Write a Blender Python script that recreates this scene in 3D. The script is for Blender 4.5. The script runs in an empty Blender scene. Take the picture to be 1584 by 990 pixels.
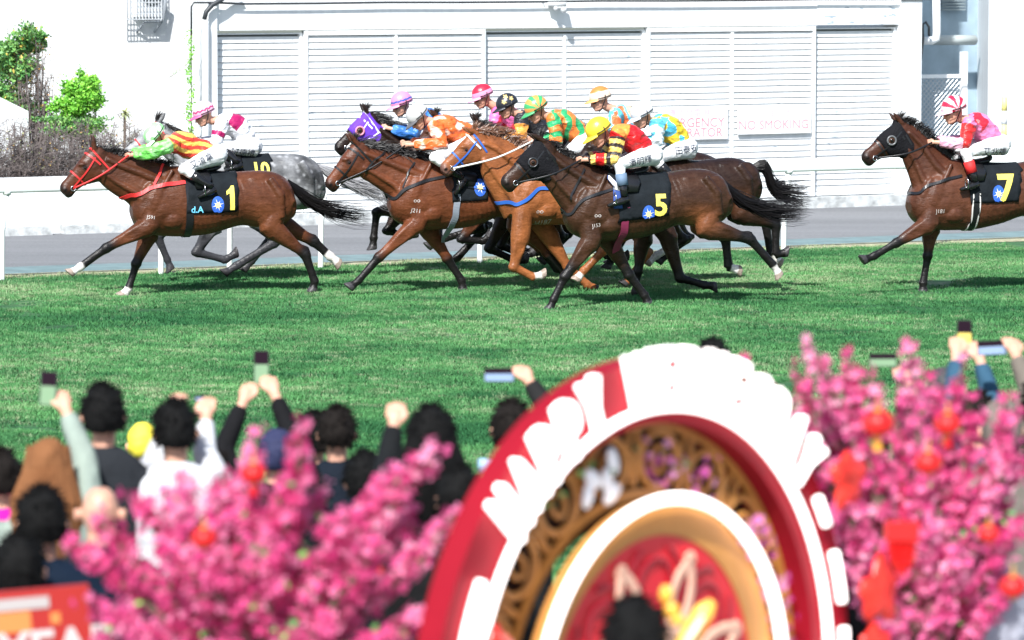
import bpy, bmesh, math, random
import numpy as np
from mathutils import Vector, Matrix, Quaternion, noise
from mathutils.bvhtree import BVHTree
random.seed(7); np.random.seed(7)
R = math.radians
sc = bpy.context.scene
C = sc.collection
# ---------------------------------------------------------------- camera
CAMH = 3.9; FPX = 6300.0; YH = -60.0
pitch = math.atan((495 - YH) / FPX)
cd = bpy.data.cameras.new('camera'); cam = bpy.data.objects.new('camera', cd); C.objects.link(cam)
cam.location = (0, 0, CAMH); cam.rotation_euler = (math.pi/2 - pitch, 0, 0)
cd.sensor_width = 36; cd.lens = FPX/1584*36; cd.clip_end = 1000; cd.clip_start = 1
cd.dof.use_dof = True; cd.dof.focus_distance = 46.5; cd.dof.aperture_fstop = 3.0
sc.camera = cam
# ---------------------------------------------------------------- light
w = bpy.data.worlds.new('World'); sc.world = w; w.use_nodes = True
SUN_EL = 46; SUN_AZ = -15          # azimuth: where the light comes from, seen from the camera (behind it, a little left)
nt = w.node_tree; sk = nt.nodes.new('ShaderNodeTexSky'); sk.sky_type = 'NISHITA'; sk.sun_disc = False
sundir = Vector((math.sin(R(SUN_AZ))*math.cos(R(SUN_EL)), -math.cos(R(SUN_AZ))*math.cos(R(SUN_EL)), math.sin(R(SUN_EL))))
sk.sun_elevation = R(SUN_EL); sk.sun_rotation = math.atan2(sundir.x, sundir.y)
bg = nt.nodes['Background']; bg.inputs[1].default_value = 0.095; nt.links.new(sk.outputs[0], bg.inputs[0])
ld = bpy.data.lights.new('sun', 'SUN'); ld.energy = 4.6; ld.angle = R(1.2); ld.color = (1, .985, .96)
sun = bpy.data.objects.new('sun', ld); C.objects.link(sun)
sun.rotation_euler = (-sundir).to_track_quat('-Z', 'Y').to_euler()
sc.view_settings.view_transform = 'Standard'; sc.view_settings.look = 'None'
sc.view_settings.exposure = 0.85; sc.view_settings.gamma = 1; sc.view_settings.use_curve_mapping = False
# ---------------------------------------------------------------- pixel -> world
CAM = Vector((0, 0, CAMH)); FW = Vector((0, math.cos(pitch), -math.sin(pitch))); UP = Vector((0, math.sin(pitch), math.cos(pitch)))
def ray(px, py):
    return (FW + Vector((1,0,0))*((px-792)/FPX) + UP*(-(py-495)/FPX))
def hit(px, py, o, n):
    d = ray(px, py); return CAM + d*((o-CAM).dot(n)/d.dot(n))
def ground(px, py, z=0.0): return hit(px, py, Vector((0,0,z)), Vector((0,0,1)))
def at(px, py, s):                       # at the depth where one metre covers s pixels
    return CAM + ray(px, py)*(FPX/s)
# ---------------------------------------------------------------- object helpers
def tag(o, label=None, cat=None, group=None, kind=None):
    for k, v in (('label', label), ('category', cat), ('group', group), ('kind', kind)):
        if v: o[k] = v
    return o
def empty(name, loc, rz=0, **kw):
    o = bpy.data.objects.new(name, None); C.objects.link(o); o.location = loc; o.rotation_euler = (0, 0, rz)
    o.empty_display_size = .1
    return tag(o, **kw)
def link(name, me, mat, parent=None, smooth=True):
    o = bpy.data.objects.new(name, me); C.objects.link(o)
    if mat is not None:
        me.materials.clear(); me.materials.append(mat)
    if smooth and len(me.polygons): me.polygons.foreach_set('use_smooth', [True]*len(me.polygons))
    if parent: o.parent = parent
    return o
class MB:
    """collects closed pieces; build() links them as one mesh"""
    def __init__(s): s.v = []; s.f = []
    def add(s, vs, fs):
        b = len(s.v); s.v += [tuple(v) for v in vs]; s.f += [tuple(i+b for i in f) for f in fs]
    def rings(s, rs, cap=True):
        n = len(rs[0]); b = len(s.v)
        for r in rs: s.v += [tuple(p) for p in r]
        for k in range(len(rs)-1):
            for i in range(n):
                j = (i+1) % n
                s.f.append((b+k*n+i, b+k*n+j, b+(k+1)*n+j, b+(k+1)*n+i))
        if cap:
            s.f.append(tuple(b+i for i in range(n))[::-1]); s.f.append(tuple(b+(len(rs)-1)*n+i for i in range(n)))
    def box(s, lo, hi, M=None):
        x0,y0,z0 = lo; x1,y1,z1 = hi
        v = [Vector(p) for p in ((x0,y0,z0),(x1,y0,z0),(x1,y1,z0),(x0,y1,z0),(x0,y0,z1),(x1,y0,z1),(x1,y1,z1),(x0,y1,z1))]
        if M: v = [M @ p for p in v]
        s.add(v, [(0,3,2,1),(4,5,6,7),(0,1,5,4),(1,2,6,5),(2,3,7,6),(3,0,4,7)])
    def tube(s, pts, rad, n=10, up=None, flat=1.0):
        """tube through pts; rad a number or list of numbers / (r_in, r_side) pairs"""
        pts = [Vector(p) for p in pts]; m = len(pts)
        if not isinstance(rad, (list, tuple)): rad = [rad]*m
        rs = []; prev = None
        for i in range(m):
            t = (pts[min(i+1,m-1)]-pts[max(i-1,0)])
            if t.length < 1e-9: t = Vector((0,0,1))
            t.normalize()
            ref = up or (Vector((0,1,0)) if abs(t.y) < .95 else Vector((1,0,0)))
            side = ref - t*ref.dot(t); side.normalize()
            if prev is not None and up is None:
                side = prev - t*prev.dot(t); side.normalize()
            prev = side; inn = t.cross(side)
            r = rad[i]; ra, rb = (r if isinstance(r, (tuple, list)) else (r, r*flat))
            rs.append([pts[i] + inn*(ra*math.cos(a)) + side*(rb*math.sin(a)) for a in (2*math.pi*k/n for k in range(n))])
        s.rings(rs)
    def ball(s, c, r, n=16, M=None):
        c = Vector(c); r = Vector(r if isinstance(r, (tuple, list)) else (r,r,r)); rs = []
        for k in range(1, n//2):
            ph = math.pi*k/(n//2)
            ring = [Vector((r.x*math.sin(ph)*math.cos(a), r.y*math.sin(ph)*math.sin(a), r.z*math.cos(ph))) for a in (2*math.pi*i/n for i in range(n))]
            if M: ring = [M @ p for p in ring]
            rs.append([c+p for p in ring])
        s.rings(rs)
    def mesh(s, name='m'):
        me = bpy.data.meshes.new(name); me.from_pydata(s.v, [], s.f); me.validate(); me.update(); return me
    def build(s, name, mat, parent=None, smooth=False):
        me = s.mesh(name)
        bm = bmesh.new(); bm.from_mesh(me); bmesh.ops.recalc_face_normals(bm, faces=bm.faces); bm.to_mesh(me); bm.free()
        return link(name, me, mat, parent, smooth)
def evaluate(me, mods):
    o = bpy.data.objects.new('tmp', me); C.objects.link(o)
    for ty, kw in mods:
        m = o.modifiers.new('m', ty)
        for k, v in kw.items(): setattr(m, k, v)
    dg = bpy.context.evaluated_depsgraph_get(); dg.update()
    out = bpy.data.meshes.new_from_object(o.evaluated_get(dg))
    bpy.data.objects.remove(o); bpy.data.meshes.remove(me)
    return out
def skin(mb, voxel=.014, smooth=4, fac=.5):
    me = mb.mesh()
    bm = bmesh.new(); bm.from_mesh(me); bmesh.ops.recalc_face_normals(bm, faces=bm.faces); bm.to_mesh(me); bm.free()
    return evaluate(me, [('REMESH', dict(mode='VOXEL', voxel_size=voxel)), ('SMOOTH', dict(factor=fac, iterations=smooth))])
def bvh_of(me):
    return BVHTree.FromPolygons([v.co for v in me.vertices], [tuple(p.vertices) for p in me.polygons])
def coords(me):
    a = np.empty(len(me.vertices)*3); me.vertices.foreach_get('co', a); return a.reshape(-1, 3)
def paint(me, col):
    at_ = me.color_attributes.new('Col', 'FLOAT_COLOR', 'POINT')
    c = np.ones((len(me.vertices), 4)); c[:, :3] = col; at_.data.foreach_set('color', c.ravel())
def seg_dist(P, pts):
    """distance from points P to polyline pts and the parameter (0..len-1) of the nearest place"""
    best = np.full(len(P), 1e9); par = np.zeros(len(P))
    for i in range(len(pts)-1):
        a = np.array(pts[i]); b = np.array(pts[i+1]); ab = b-a; L = ab.dot(ab)+1e-12
        t = np.clip(((P-a) @ ab)/L, 0, 1); d = np.linalg.norm(P-(a+t[:,None]*ab), axis=1)
        m = d < best; best[m] = d[m]; par[m] = i+t[m]
    return best, par
def sstep(a, b, x):
    t = np.clip((x-a)/(b-a), 0, 1); return t*t*(3-2*t)
def mixc(A, B, f):
    A = np.asarray(A, float); B = np.asarray(B, float); f = np.asarray(f)[:, None]
    return A*(1-f)+B*f
def vnoise(P, scale, seed=0):
    P = np.asarray(P)*scale + seed*13.7
    return np.array([noise.noise(Vector(p)) for p in P])
# ---------------------------------------------------------------- materials
MATS = {}
def mat(name, color=(.5,.5,.5), rough=.6, metal=0, bump=0, bscale=60, var=0, vscale=8, attr=False, emit=0, sheen=0, coat=0, spec=.5, trans=0, bstretch=None, alpha=1):
    if name in MATS: return MATS[name]
    m = bpy.data.materials.new(name); m.use_nodes = True; nt = m.node_tree; N = nt.nodes; L = nt.links
    b = N['Principled BSDF']; b.inputs['Roughness'].default_value = rough; b.inputs['Metallic'].default_value = metal
    b.inputs['Specular IOR Level'].default_value = spec
    if coat: b.inputs['Coat Weight'].default_value = coat; b.inputs['Coat Roughness'].default_value = .15
    if sheen: b.inputs['Sheen Weight'].default_value = sheen
    if trans: b.inputs['Transmission Weight'].default_value = trans
    if alpha < 1: b.inputs['Alpha'].default_value = alpha
    tc = N.new('ShaderNodeTexCoord')
    src = None
    if attr:
        a = N.new('ShaderNodeAttribute'); a.attribute_name = 'Col'; src = a.outputs['Color']
    else: b.inputs['Base Color'].default_value = (*color, 1)
    if var:
        no = N.new('ShaderNodeTexNoise'); no.inputs['Scale'].default_value = vscale; no.inputs['Detail'].default_value = 5
        L.new(tc.outputs['Object'], no.inputs['Vector'])
        mr = N.new('ShaderNodeMapRange'); mr.inputs[1].default_value = .3; mr.inputs[2].default_value = .7
        mr.inputs[3].default_value = 1-var; mr.inputs[4].default_value = 1+var; L.new(no.outputs[0], mr.inputs[0])
        mx = N.new('ShaderNodeMix'); mx.data_type = 'RGBA'; mx.blend_type = 'MULTIPLY'; mx.inputs[0].default_value = 1
        if src: L.new(src, mx.inputs[6])
        else: mx.inputs[6].default_value = (*color, 1)
        L.new(mr.outputs[0], mx.inputs[7]); src = mx.outputs[2]
    if src: L.new(src, b.inputs['Base Color'])
    if emit:
        b.inputs['Emission Strength'].default_value = emit
        if src: L.new(src, b.inputs['Emission Color'])
        else: b.inputs['Emission Color'].default_value = (*color, 1)
    if bump:
        no = N.new('ShaderNodeTexNoise'); no.inputs['Scale'].default_value = bscale; no.inputs['Detail'].default_value = 4
        v = tc.outputs['Object']
        if bstretch:
            mp = N.new('ShaderNodeMapping'); mp.inputs['Scale'].default_value = bstretch; L.new(v, mp.inputs['Vector']); v = mp.outputs[0]
        L.new(v, no.inputs['Vector'])
        bp = N.new('ShaderNodeBump'); bp.inputs['Strength'].default_value = 1; bp.inputs['Distance'].default_value = bump
        L.new(no.outputs[0], bp.inputs['Height']); L.new(bp.outputs[0], b.inputs['Normal'])
    MATS[name] = m; return m
def text_mesh(body, size=1.0, extrude=0, align='CENTER', bold=0):
    c = bpy.data.curves.new('t', 'FONT'); c.body = body; c.size = size; c.align_x = align; c.align_y = 'CENTER'
    c.extrude = extrude; c.offset = bold; c.resolution_u = 3
    o = bpy.data.objects.new('t', c); C.objects.link(o)
    dg = bpy.context.evaluated_depsgraph_get(); dg.update()
    me = bpy.data.meshes.new_from_object(o.evaluated_get(dg)); bpy.data.objects.remove(o); bpy.data.curves.remove(c)
    return me
# ================================================================ SETTING
e0 = ground(0, 428); e1 = ground(1584, 370)
TY = math.atan2(e1.y-e0.y, e1.x-e0.x)                       # direction of the track, seen from above
TD = Vector((math.cos(TY), math.sin(TY), 0)); TN = Vector((-math.sin(TY), math.cos(TY), 0))
nE = e0.dot(TN)                                              # where the turf ends
wa = ground(580, 343); wb = ground(1330, 318)
WY = math.atan2(wb.y-wa.y, wb.x-wa.x); WD = Vector((math.cos(WY), math.sin(WY), 0)); WN = Vector((-math.sin(WY), math.cos(WY), 0))
print('track yaw', math.degrees(TY), 'wall yaw', math.degrees(WY), 'nE', nE)
def strip(name, n0, n1, z, m, t0=-70, t1=90, sub=1):
    vs = []
    for n in (n0, n1):
        for t in (t0, t1): p = TD*t + TN*n; vs.append((p.x, p.y, z))
    me = bpy.data.meshes.new(name); me.from_pydata(vs, [], [(0,1,3,2)]); 
    return tag(link(name, me, m, None, False), kind='structure')
def node_mat(name, build):
    m = bpy.data.materials.new(name); m.use_nodes = True; nt = m.node_tree
    build(nt.nodes, nt.links, nt.nodes['Principled BSDF']); MATS[name] = m; return m
def turf_nodes(N, L, b, base_mul=1.0):
    g = N.new('ShaderNodeNewGeometry')
    mp = N.new('ShaderNodeMapping'); mp.inputs['Rotation'].default_value = (0,0,-TY); mp.inputs['Scale'].default_value = (.55, 1, 1); L.new(g.outputs['Position'], mp.inputs[0])
    n1 = N.new('ShaderNodeTexNoise'); n1.inputs['Scale'].default_value = 1.7; n1.inputs['Detail'].default_value = 7; n1.inputs['Roughness'].default_value = .68; L.new(mp.outputs[0], n1.inputs['Vector'])
    n2 = N.new('ShaderNodeTexNoise'); n2.inputs['Scale'].default_value = .28; n2.inputs['Detail'].default_value = 3; L.new(mp.outputs[0], n2.inputs['Vector'])
    n3 = N.new('ShaderNodeTexNoise'); n3.inputs['Scale'].default_value = 5.5; n3.inputs['Detail'].default_value = 5; n3.inputs['Roughness'].default_value = .7; L.new(mp.outputs[0], n3.inputs['Vector'])
    cr = N.new('ShaderNodeValToRGB'); e = cr.color_ramp.elements
    e[0].position = .34; e[0].color = (.022*base_mul, .112*base_mul, .037*base_mul, 1); e[1].position = .72; e[1].color = (.110*base_mul, .310*base_mul, .100*base_mul, 1)
    mo = N.new('ShaderNodeMath'); mo.operation = 'MULTIPLY_ADD'; mo.inputs[1].default_value = .9; mo.inputs[2].default_value = -.45; L.new(n2.outputs[0], mo.inputs[0])
    mo2 = N.new('ShaderNodeMath'); mo2.operation = 'ADD'; L.new(mo.outputs[0], mo2.inputs[0]); L.new(n1.outputs[0], mo2.inputs[1]); L.new(mo2.outputs[0], cr.inputs[0])
    # worn, sandy tufts: more of them toward the rail
    ad = N.new('ShaderNodeMath'); ad.operation = 'ADD'; L.new(n3.outputs[0], ad.inputs[0]); 
    m2 = N.new('ShaderNodeMath'); m2.operation = 'MULTIPLY'; m2.inputs[1].default_value = .55; L.new(n2.outputs[0], m2.inputs[0]); L.new(m2.outputs[0], ad.inputs[1])
    sx = N.new('ShaderNodeVectorMath'); sx.operation = 'DOT_PRODUCT'; sx.inputs[1].default_value = TN; L.new(g.outputs['Position'], sx.inputs[0])
    mr = N.new('ShaderNodeMapRange'); mr.inputs[1].default_value = nE-.55; mr.inputs[2].default_value = nE+.1; mr.inputs[3].default_value = 0; mr.inputs[4].default_value = .38; L.new(sx.outputs['Value'], mr.inputs[0])
    a3 = N.new('ShaderNodeMath'); a3.operation = 'ADD'; L.new(ad.outputs[0], a3.inputs[0]); L.new(mr.outputs[0], a3.inputs[1])
    r2 = N.new('ShaderNodeMapRange'); r2.inputs[1].default_value = .79; r2.inputs[2].default_value = .98; r2.inputs[4].default_value = .75; L.new(a3.outputs[0], r2.inputs[0])
    mx = N.new('ShaderNodeMix'); mx.data_type = 'RGBA'; L.new(r2.outputs[0], mx.inputs[0]); L.new(cr.outputs[0], mx.inputs[6]); mx.inputs[7].default_value = (.36*base_mul, .38*base_mul, .24*base_mul, 1)
    L.new(mx.outputs[2], b.inputs['Base Color']); b.inputs['Roughness'].default_value = .75; b.inputs['Specular IOR Level'].default_value = .25
    return n3
def soil(N, L, b):
    n3 = turf_nodes(N, L, b, .62)
    bp = N.new('ShaderNodeBump'); bp.inputs['Distance'].default_value = .05; L.new(n3.outputs[0], bp.inputs['Height']); L.new(bp.outputs[0], b.inputs['Normal'])
def blade(N, L, b): turf_nodes(N, L, b, 1.0)
m_turf = node_mat('turf_base', soil); m_blade = node_mat('grass_blades', blade)
def asphalt(N, L, b):
    g = N.new('ShaderNodeNewGeometry')
    a = N.new('ShaderNodeTexNoise'); a.inputs['Scale'].default_value = 30; a.inputs['Detail'].default_value = 6; L.new(g.outputs['Position'], a.inputs['Vector'])
    mp = N.new('ShaderNodeMapping'); mp.inputs['Rotation'].default_value = (0,0,-TY); mp.inputs['Scale'].default_value = (.1, 1, 1); L.new(g.outputs['Position'], mp.inputs[0])
    c = N.new('ShaderNodeTexNoise'); c.inputs['Scale'].default_value = 1.2; c.inputs['Detail'].default_value = 4; L.new(mp.outputs[0], c.inputs['Vector'])
    ad = N.new('ShaderNodeMath'); ad.operation = 'ADD'; L.new(a.outputs[0], ad.inputs[0]); L.new(c.outputs[0], ad.inputs[1])
    cr = N.new('ShaderNodeValToRGB'); e = cr.color_ramp.elements; e[0].position = .7; e[0].color = (.115,.12,.128,1); e[1].position = 1.25; e[1].color = (.185,.19,.20,1)
    mr = N.new('ShaderNodeMapRange'); mr.inputs[2].default_value = 2; L.new(ad.outputs[0], mr.inputs[0]); e[0].position = .36; e[1].position = .64
    L.new(mr.outputs[0], cr.inputs[0]); L.new(cr.outputs[0], b.inputs['Base Color']); b.inputs['Roughness'].default_value = .85
    bp = N.new('ShaderNodeBump'); bp.inputs['Distance'].default_value = .01; L.new(a.outputs[0], bp.inputs['Height']); L.new(bp.outputs[0], b.inputs['Normal'])
m_asph = node_mat('asphalt', asphalt)
def whitewall(N, L, b, chips=.66, k=1.0):
    tc = N.new('ShaderNodeTexCoord')
    a = N.new('ShaderNodeTexNoise'); a.inputs['Scale'].default_value = .8; a.inputs['Detail'].default_value = 6; L.new(tc.outputs['Object'], a.inputs['Vector'])
    mp = N.new('ShaderNodeMapping'); mp.inputs['Scale'].default_value = (6, 6, .5); L.new(tc.outputs['Object'], mp.inputs[0])
    st = N.new('ShaderNodeTexNoise'); st.inputs['Scale'].default_value = 1.5; st.inputs['Detail'].default_value = 4; L.new(mp.outputs[0], st.inputs['Vector'])
    cr = N.new('ShaderNodeValToRGB'); e = cr.color_ramp.elements; e[0].position = .3; e[0].color = (.68*k,.70*k,.71*k,1); e[1].position = .6; e[1].color = (.82*k,.84*k,.84*k,1)
    mx = N.new('ShaderNodeMix'); mx.inputs[0].default_value = .5; L.new(a.outputs[0], mx.inputs[2]); L.new(st.outputs[0], mx.inputs[3]); L.new(mx.outputs[0], cr.inputs[0])
    mp2 = N.new('ShaderNodeMapping'); mp2.inputs['Scale'].default_value = (1.6, 1.6, 5); L.new(tc.outputs['Object'], mp2.inputs[0])
    c = N.new('ShaderNodeTexNoise'); c.inputs['Scale'].default_value = 3.2; c.inputs['Detail'].default_value = 5; L.new(mp2.outputs[0], c.inputs['Vector'])
    r = N.new('ShaderNodeMapRange'); r.inputs[1].default_value = chips; r.inputs[2].default_value = chips+.02; L.new(c.outputs[0], r.inputs[0])
    m2 = N.new('ShaderNodeMix'); m2.data_type = 'RGBA'; L.new(r.outputs[0], m2.inputs[0]); L.new(cr.outputs[0], m2.inputs[6]); m2.inputs[7].default_value = (.33,.40,.46,1)
    L.new(m2.outputs[2], b.inputs['Base Color']); b.inputs['Roughness'].default_value = .55
m_wall = node_mat('white_paint', lambda N,L,b: whitewall(N,L,b,.78))
m_louv = node_mat('louvre_paint', lambda N,L,b: whitewall(N,L,b,.69,.86))
m_chip = node_mat('peeling_paint', lambda N,L,b: whitewall(N,L,b,.60))
m_conc = mat('weathered_concrete', (.46,.48,.48), .9, var=.35, vscale=7, bump=.01, bscale=30)
m_dark = mat('dark_metal', (.03,.035,.04), .5)
m_gap = mat('louvre_gap_shade', (.17,.19,.19), .8)  # dark grey sheet stands in for the darkness between the slats
m_pipe = mat('white_pipe', (.8,.82,.83), .4)
m_rail = mat('rail_plastic', (.82,.85,.85), .3, var=.03, vscale=3)
m_recess_shade = mat('recess_shade_wall', (.30,.40,.48), .8, var=.2, vscale=2)  # shade of the recess put into the wall colour

# ground sheet + strips
gm = bpy.data.meshes.new('ground'); gm.from_pydata([(-300,-60,-.03),(300,-60,-.03),(300,500,-.03),(-300,500,-.03)], [], [(0,1,2,3)])
tag(link('ground', gm, mat('earth', (.12,.13,.10), .9, var=.2, vscale=.5), None, False), kind='structure')
strip('turf_track', 20.5, nE, 0.0, m_turf)
strip('road', nE+.0, nE+40, -.012, m_asph)
strip('sandy_verge', nE-.38, nE+.36, .004, mat('dry_grass',(.34,.32,.20),.9,var=.35,vscale=9,bump=.02,bscale=40))
strip('drainage_strip', nE+.35, nE+1.55, -.006, mat('teal_channel', (.11,.18,.19), .6, var=.25, vscale=3))
strip('apron', -20, 20.45, -.004, mat('apron_paving', (.25,.25,.25), .8, var=.2, vscale=3), -40, 60)
# grass: one object, patches of blades scattered by geometry nodes
def grass():
    mb = MB(); rnd = random.Random(3)
    for i in range(620):
        x = rnd.uniform(-.35,.35); y = rnd.uniform(-.35,.35); a = rnd.uniform(0, math.tau); hh = rnd.uniform(.015,.038); ww = rnd.uniform(.003,.006)
        lx = rnd.gauss(0,.014); ly = rnd.gauss(0,.014)
        if rnd.random() < .35: hh *= .55; lx *= 2.4; ly *= 2.4
        c, s_ = math.cos(a)*ww, math.sin(a)*ww
        mb.add([(x-c,y-s_,0),(x+c,y+s_,0),(x+lx*.5+c*.6,y+ly*.5+s_*.6,hh*.6),(x+lx*.5-c*.6,y+ly*.5-s_*.6,hh*.6),(x+lx,y+ly,hh)], [(0,1,2,3),(3,2,4)])
    me = mb.mesh('grass'); o = link('grass', me, m_blade, None, False)
    tag(o, 'short green racecourse turf with worn sandy tufts', 'grass', kind='stuff')
    # points over the part of the track the picture can see
    ng = bpy.data.node_groups.new('scatter', 'GeometryNodeTree')
    ng.interface.new_socket('Geometry', in_out='INPUT', socket_type='NodeSocketGeometry'); ng.interface.new_socket('Geometry', in_out='OUTPUT', socket_type='NodeSocketGeometry')
    N = ng.nodes; L = ng.links; gi = N.new('NodeGroupInput'); go = N.new('NodeGroupOutput')
    T0, T1, n0 = -2.0, 31.0, 22.0
    gr = N.new('GeometryNodeMeshGrid'); gr.inputs['Size X'].default_value = T1-T0; gr.inputs['Size Y'].default_value = nE-.32-n0
    gr.inputs['Vertices X'].default_value = 2; gr.inputs['Vertices Y'].default_value = 2
    tr = N.new('GeometryNodeTransform'); p = TD*((T0+T1)/2)+TN*((n0+nE-.32)/2); tr.inputs['Translation'].default_value = (p.x, p.y, .0); tr.inputs['Rotation'].default_value = (0,0,TY)
    L.new(gr.outputs[0], tr.inputs[0])
    dp = N.new('GeometryNodeDistributePointsOnFaces'); dp.inputs['Density'].default_value = 8.0; L.new(tr.outputs[0], dp.inputs[0])
    io = N.new('GeometryNodeInstanceOnPoints'); L.new(dp.outputs[0], io.inputs['Points']); L.new(gi.outputs[0], io.inputs['Instance'])
    rv = N.new('FunctionNodeRandomValue'); rv.data_type = 'FLOAT_VECTOR'; rv.inputs[0].default_value = (0,0,0); rv.inputs[1].default_value = (0,0,math.tau)
    L.new(rv.outputs[0], io.inputs['Rotation'])
    rs = N.new('FunctionNodeRandomValue'); rs.data_type = 'FLOAT'; rs.inputs[2].default_value = .75; rs.inputs[3].default_value = 1.35; L.new(rs.outputs[1], io.inputs['Scale'])
    L.new(io.outputs[0], go.inputs[0])
    md = o.modifiers.new('scatter', 'NODES'); md.node_group = ng
grass()
# ---------------------------------------------------------------- running rail
def running_rail():
    b = ground(250, 425); n = b.dot(TN); t0 = b.dot(TD)
    root = empty('running_rail', TD*t0+TN*n, TY, label='white running rail along the far edge of the turf', cat='rail')
    mb = MB(); prof = [(math.copysign(abs(math.cos(a))**.55, math.cos(a))*.045, 1.16+math.copysign(abs(math.sin(a))**.6, math.sin(a))*.088) for a in (math.tau*i/28 for i in range(28))]
    mb.rings([[(x, y, z) for y, z in prof] for x in (-12, -4, 0, 4, 8, 12, 24)]); mb.build('top_rail', m_rail, root, True)
    for px, py in ((3,431),(249,425),(496,417),(742,405),(985,397),(1212,393),(1440,382),(1660,374),(355,417),(1046,391)):
        d = ray(px, py); o = TN*(n + (.25 if px in (355,1046) else 0)); p = hit(px, py, o, TN); x = p.dot(TD)-t0; y = p.dot(TN)-n
        mb = MB(); mb.tube([(x,y,-.1),(x,y,.05),(x+.01,y,.6),(x+.08,y*.3,1.10)], [.036]*4, 10); mb.tube([(x+.075,0,1.05),(x+.08,0,1.12)],[.05,.06],10)
        mb.build('post', m_rail, root, True)
running_rail()
# ---------------------------------------------------------------- louvred building
def wl(px, py, off=0.0):
    p = hit(px, py, wa+WN*off, WN); q = p-wa; return Vector((q.dot(WD), off, p.z))
B = empty('plant_building', wa, WY, label='white louvred plant building behind the road', cat='building')
xs = lambda px, y=200: wl(px, y).x
X0, XE = xs(335), xs(1390)
ztop = wl(752, 45).z; print('louvre top z', ztop, wl(335,50).z, wl(1390,32).z)
mb = MB(); mb.box((X0-.0,.02,ztop+.012),(XE+.0,.5,7.2)); mb.build('lintel', m_wall, B)
xr = xs(1422)
mb = MB(); mb.box((XE+.003,-.05,.0),(xr,2.95,7.2)); mb.build('column', m_wall, B)  # depth carried to the rear wall to cast shade over the recess
xl = xs(322); xl2 = xs(302)
mb = MB(); mb.box((xl,-.05,.0),(X0-.003,1.2,7.2)); mb.build('column', m_wall, B)
# plinth under the louvres
mb = MB(); mb.box((X0,-.10,-.05),(XE+.4,.35,.16)); mb.build('plinth', m_conc, B)
# peeling patch band of the lintel (right)
c0, c1 = wl(1265, 22), wl(1395, 5)
mb = MB(); mb.box((c0.x,.012,ztop+.02),(c1.x,.03,c1.z)); mb.build('peeling_band', m_chip, B)
bays = [(335,473,0),(473,752,1),(752,1002,0),(1002,1262,1),(1262,1390,0)]
pitch_z = .0945
def louvre_panel(a, b, proud, mid=True):
    xa, xb = xs(a)+.004, xs(b)-.004; y = (.03 if proud else .11); z0 = .175; z1 = ztop-(.0 if proud else .03)
    fr = MB(); fw = .045
    fr.box((xa,y-.02,z0),(xa+fw,y+.06,z1)); fr.box((xb-fw,y-.02,z0),(xb,y+.06,z1))
    fr.box((xa+fw+.002,y-.018,z1-.07 if proud else z1-.02),(xb-fw-.002,y+.058,z1-.002)); fr.box((xa+fw+.002,y-.018,z0+.002),(xb-fw-.002,y+.058,z0+.06))
    xm = (xa+xb)/2
    if mid and b-a > 180: fr.box((xm-.022,y-.016,z0+.07),(xm+.022,y+.05,z1-.08))
    f = fr.build('louvre_frame', m_wall, B)
    s = MB(); z = z0+.07; top = z1-(.085 if proud else .03)
    rnd = random.Random(int(a))
    while z+.085 < top:
        spans = [(xa+fw-.01, xm), (xm, xb-fw+.01)] if b-a > 180 else [(xa+fw-.01, xb-fw+.01)]
        for (p, q) in spans:
            d = rnd.uniform(-.003,.003)
            s.add([(p,y+.002+d,z),(q,y+.002,z+d),(q,y+.020,z+.087),(p,y+.020,z+.087),(p,y+.012,z-.004),(q,y+.012,z-.004),(q,y+.030,z+.083),(p,y+.030,z+.083)],
                  [(0,1,2,3),(7,6,5,4),(0,4,5,1),(3,2,6,7),(0,3,7,4),(1,5,6,2)])
        z += pitch_z
    s.build('louvre_slats', m_louv, f)
    bk = MB(); bk.box((xa,y+.07,z0),(xb,y+.10,z1)); bk.build('louvre_gap_shade', m_gap, f)
for a, b, p in bays: louvre_panel(a, b, p)
def flat_text(body, px, py, width_px, off, m, root=B, name='lettering', asp=1.0):
    me = text_mesh(body, 1.0); co = coords(me); w_ = co[:,0].max()-co[:,0].min(); cx = (co[:,0].max()+co[:,0].min())/2
    p = wl(px, py, off); k = (wl(px+width_px/2, py, off).x - wl(px-width_px/2, py, off).x)/w_
    vs = [((v[0]-cx)*k+p.x, off, v[1]*k*asp+p.z) for v in co]
    me2 = bpy.data.meshes.new(name); me2.from_pydata(vs, [], [tuple(q.vertices) for q in me.polygons]); return link(name, me2, m, root, False)
m_pink = mat('faded_red_paint', (.80,.22,.28), .6); m_pink2 = mat('very_faded_red_paint', (.86,.46,.52), .6); m_pgrey = mat('faded_dark_red_paint', (.55,.27,.32), .6)
for (a,b,c,d,lab,txt) in ((1019,163,1125,217,'white notice with faded red characters about the emergency generator',(('應急發電機',1066,176,64,m_pink2,1),('EMERGENCY',1071,190.5,100,m_pink,1),('GENERATOR',1069,206,98,m_pink,1))),
                    (1141,166,1254,208,'white notice reading no smoking in faded lettering',(('不准吸煙',1199,177,46,m_pink2,1),('NO SMOKING',1197,193.5,107,m_pgrey,1)))):
    p0 = wl(a,d,0); p1 = wl(c,b,0)
    s = empty('notice_board', wa + WD*((p0.x+p1.x)/2), WY, label=lab, cat='notice')
    mb = MB(); cx = (p0.x+p1.x)/2; mb.box((p0.x-cx,-.022,p0.z),(p1.x-cx,.008,p1.z)); mb.build('board', m_wall, s)
    for t in txt:
        o = flat_text(t[0], t[1], t[2], t[3], -.0255, t[4], s, asp=t[5]); o.location.x = -cx
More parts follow.
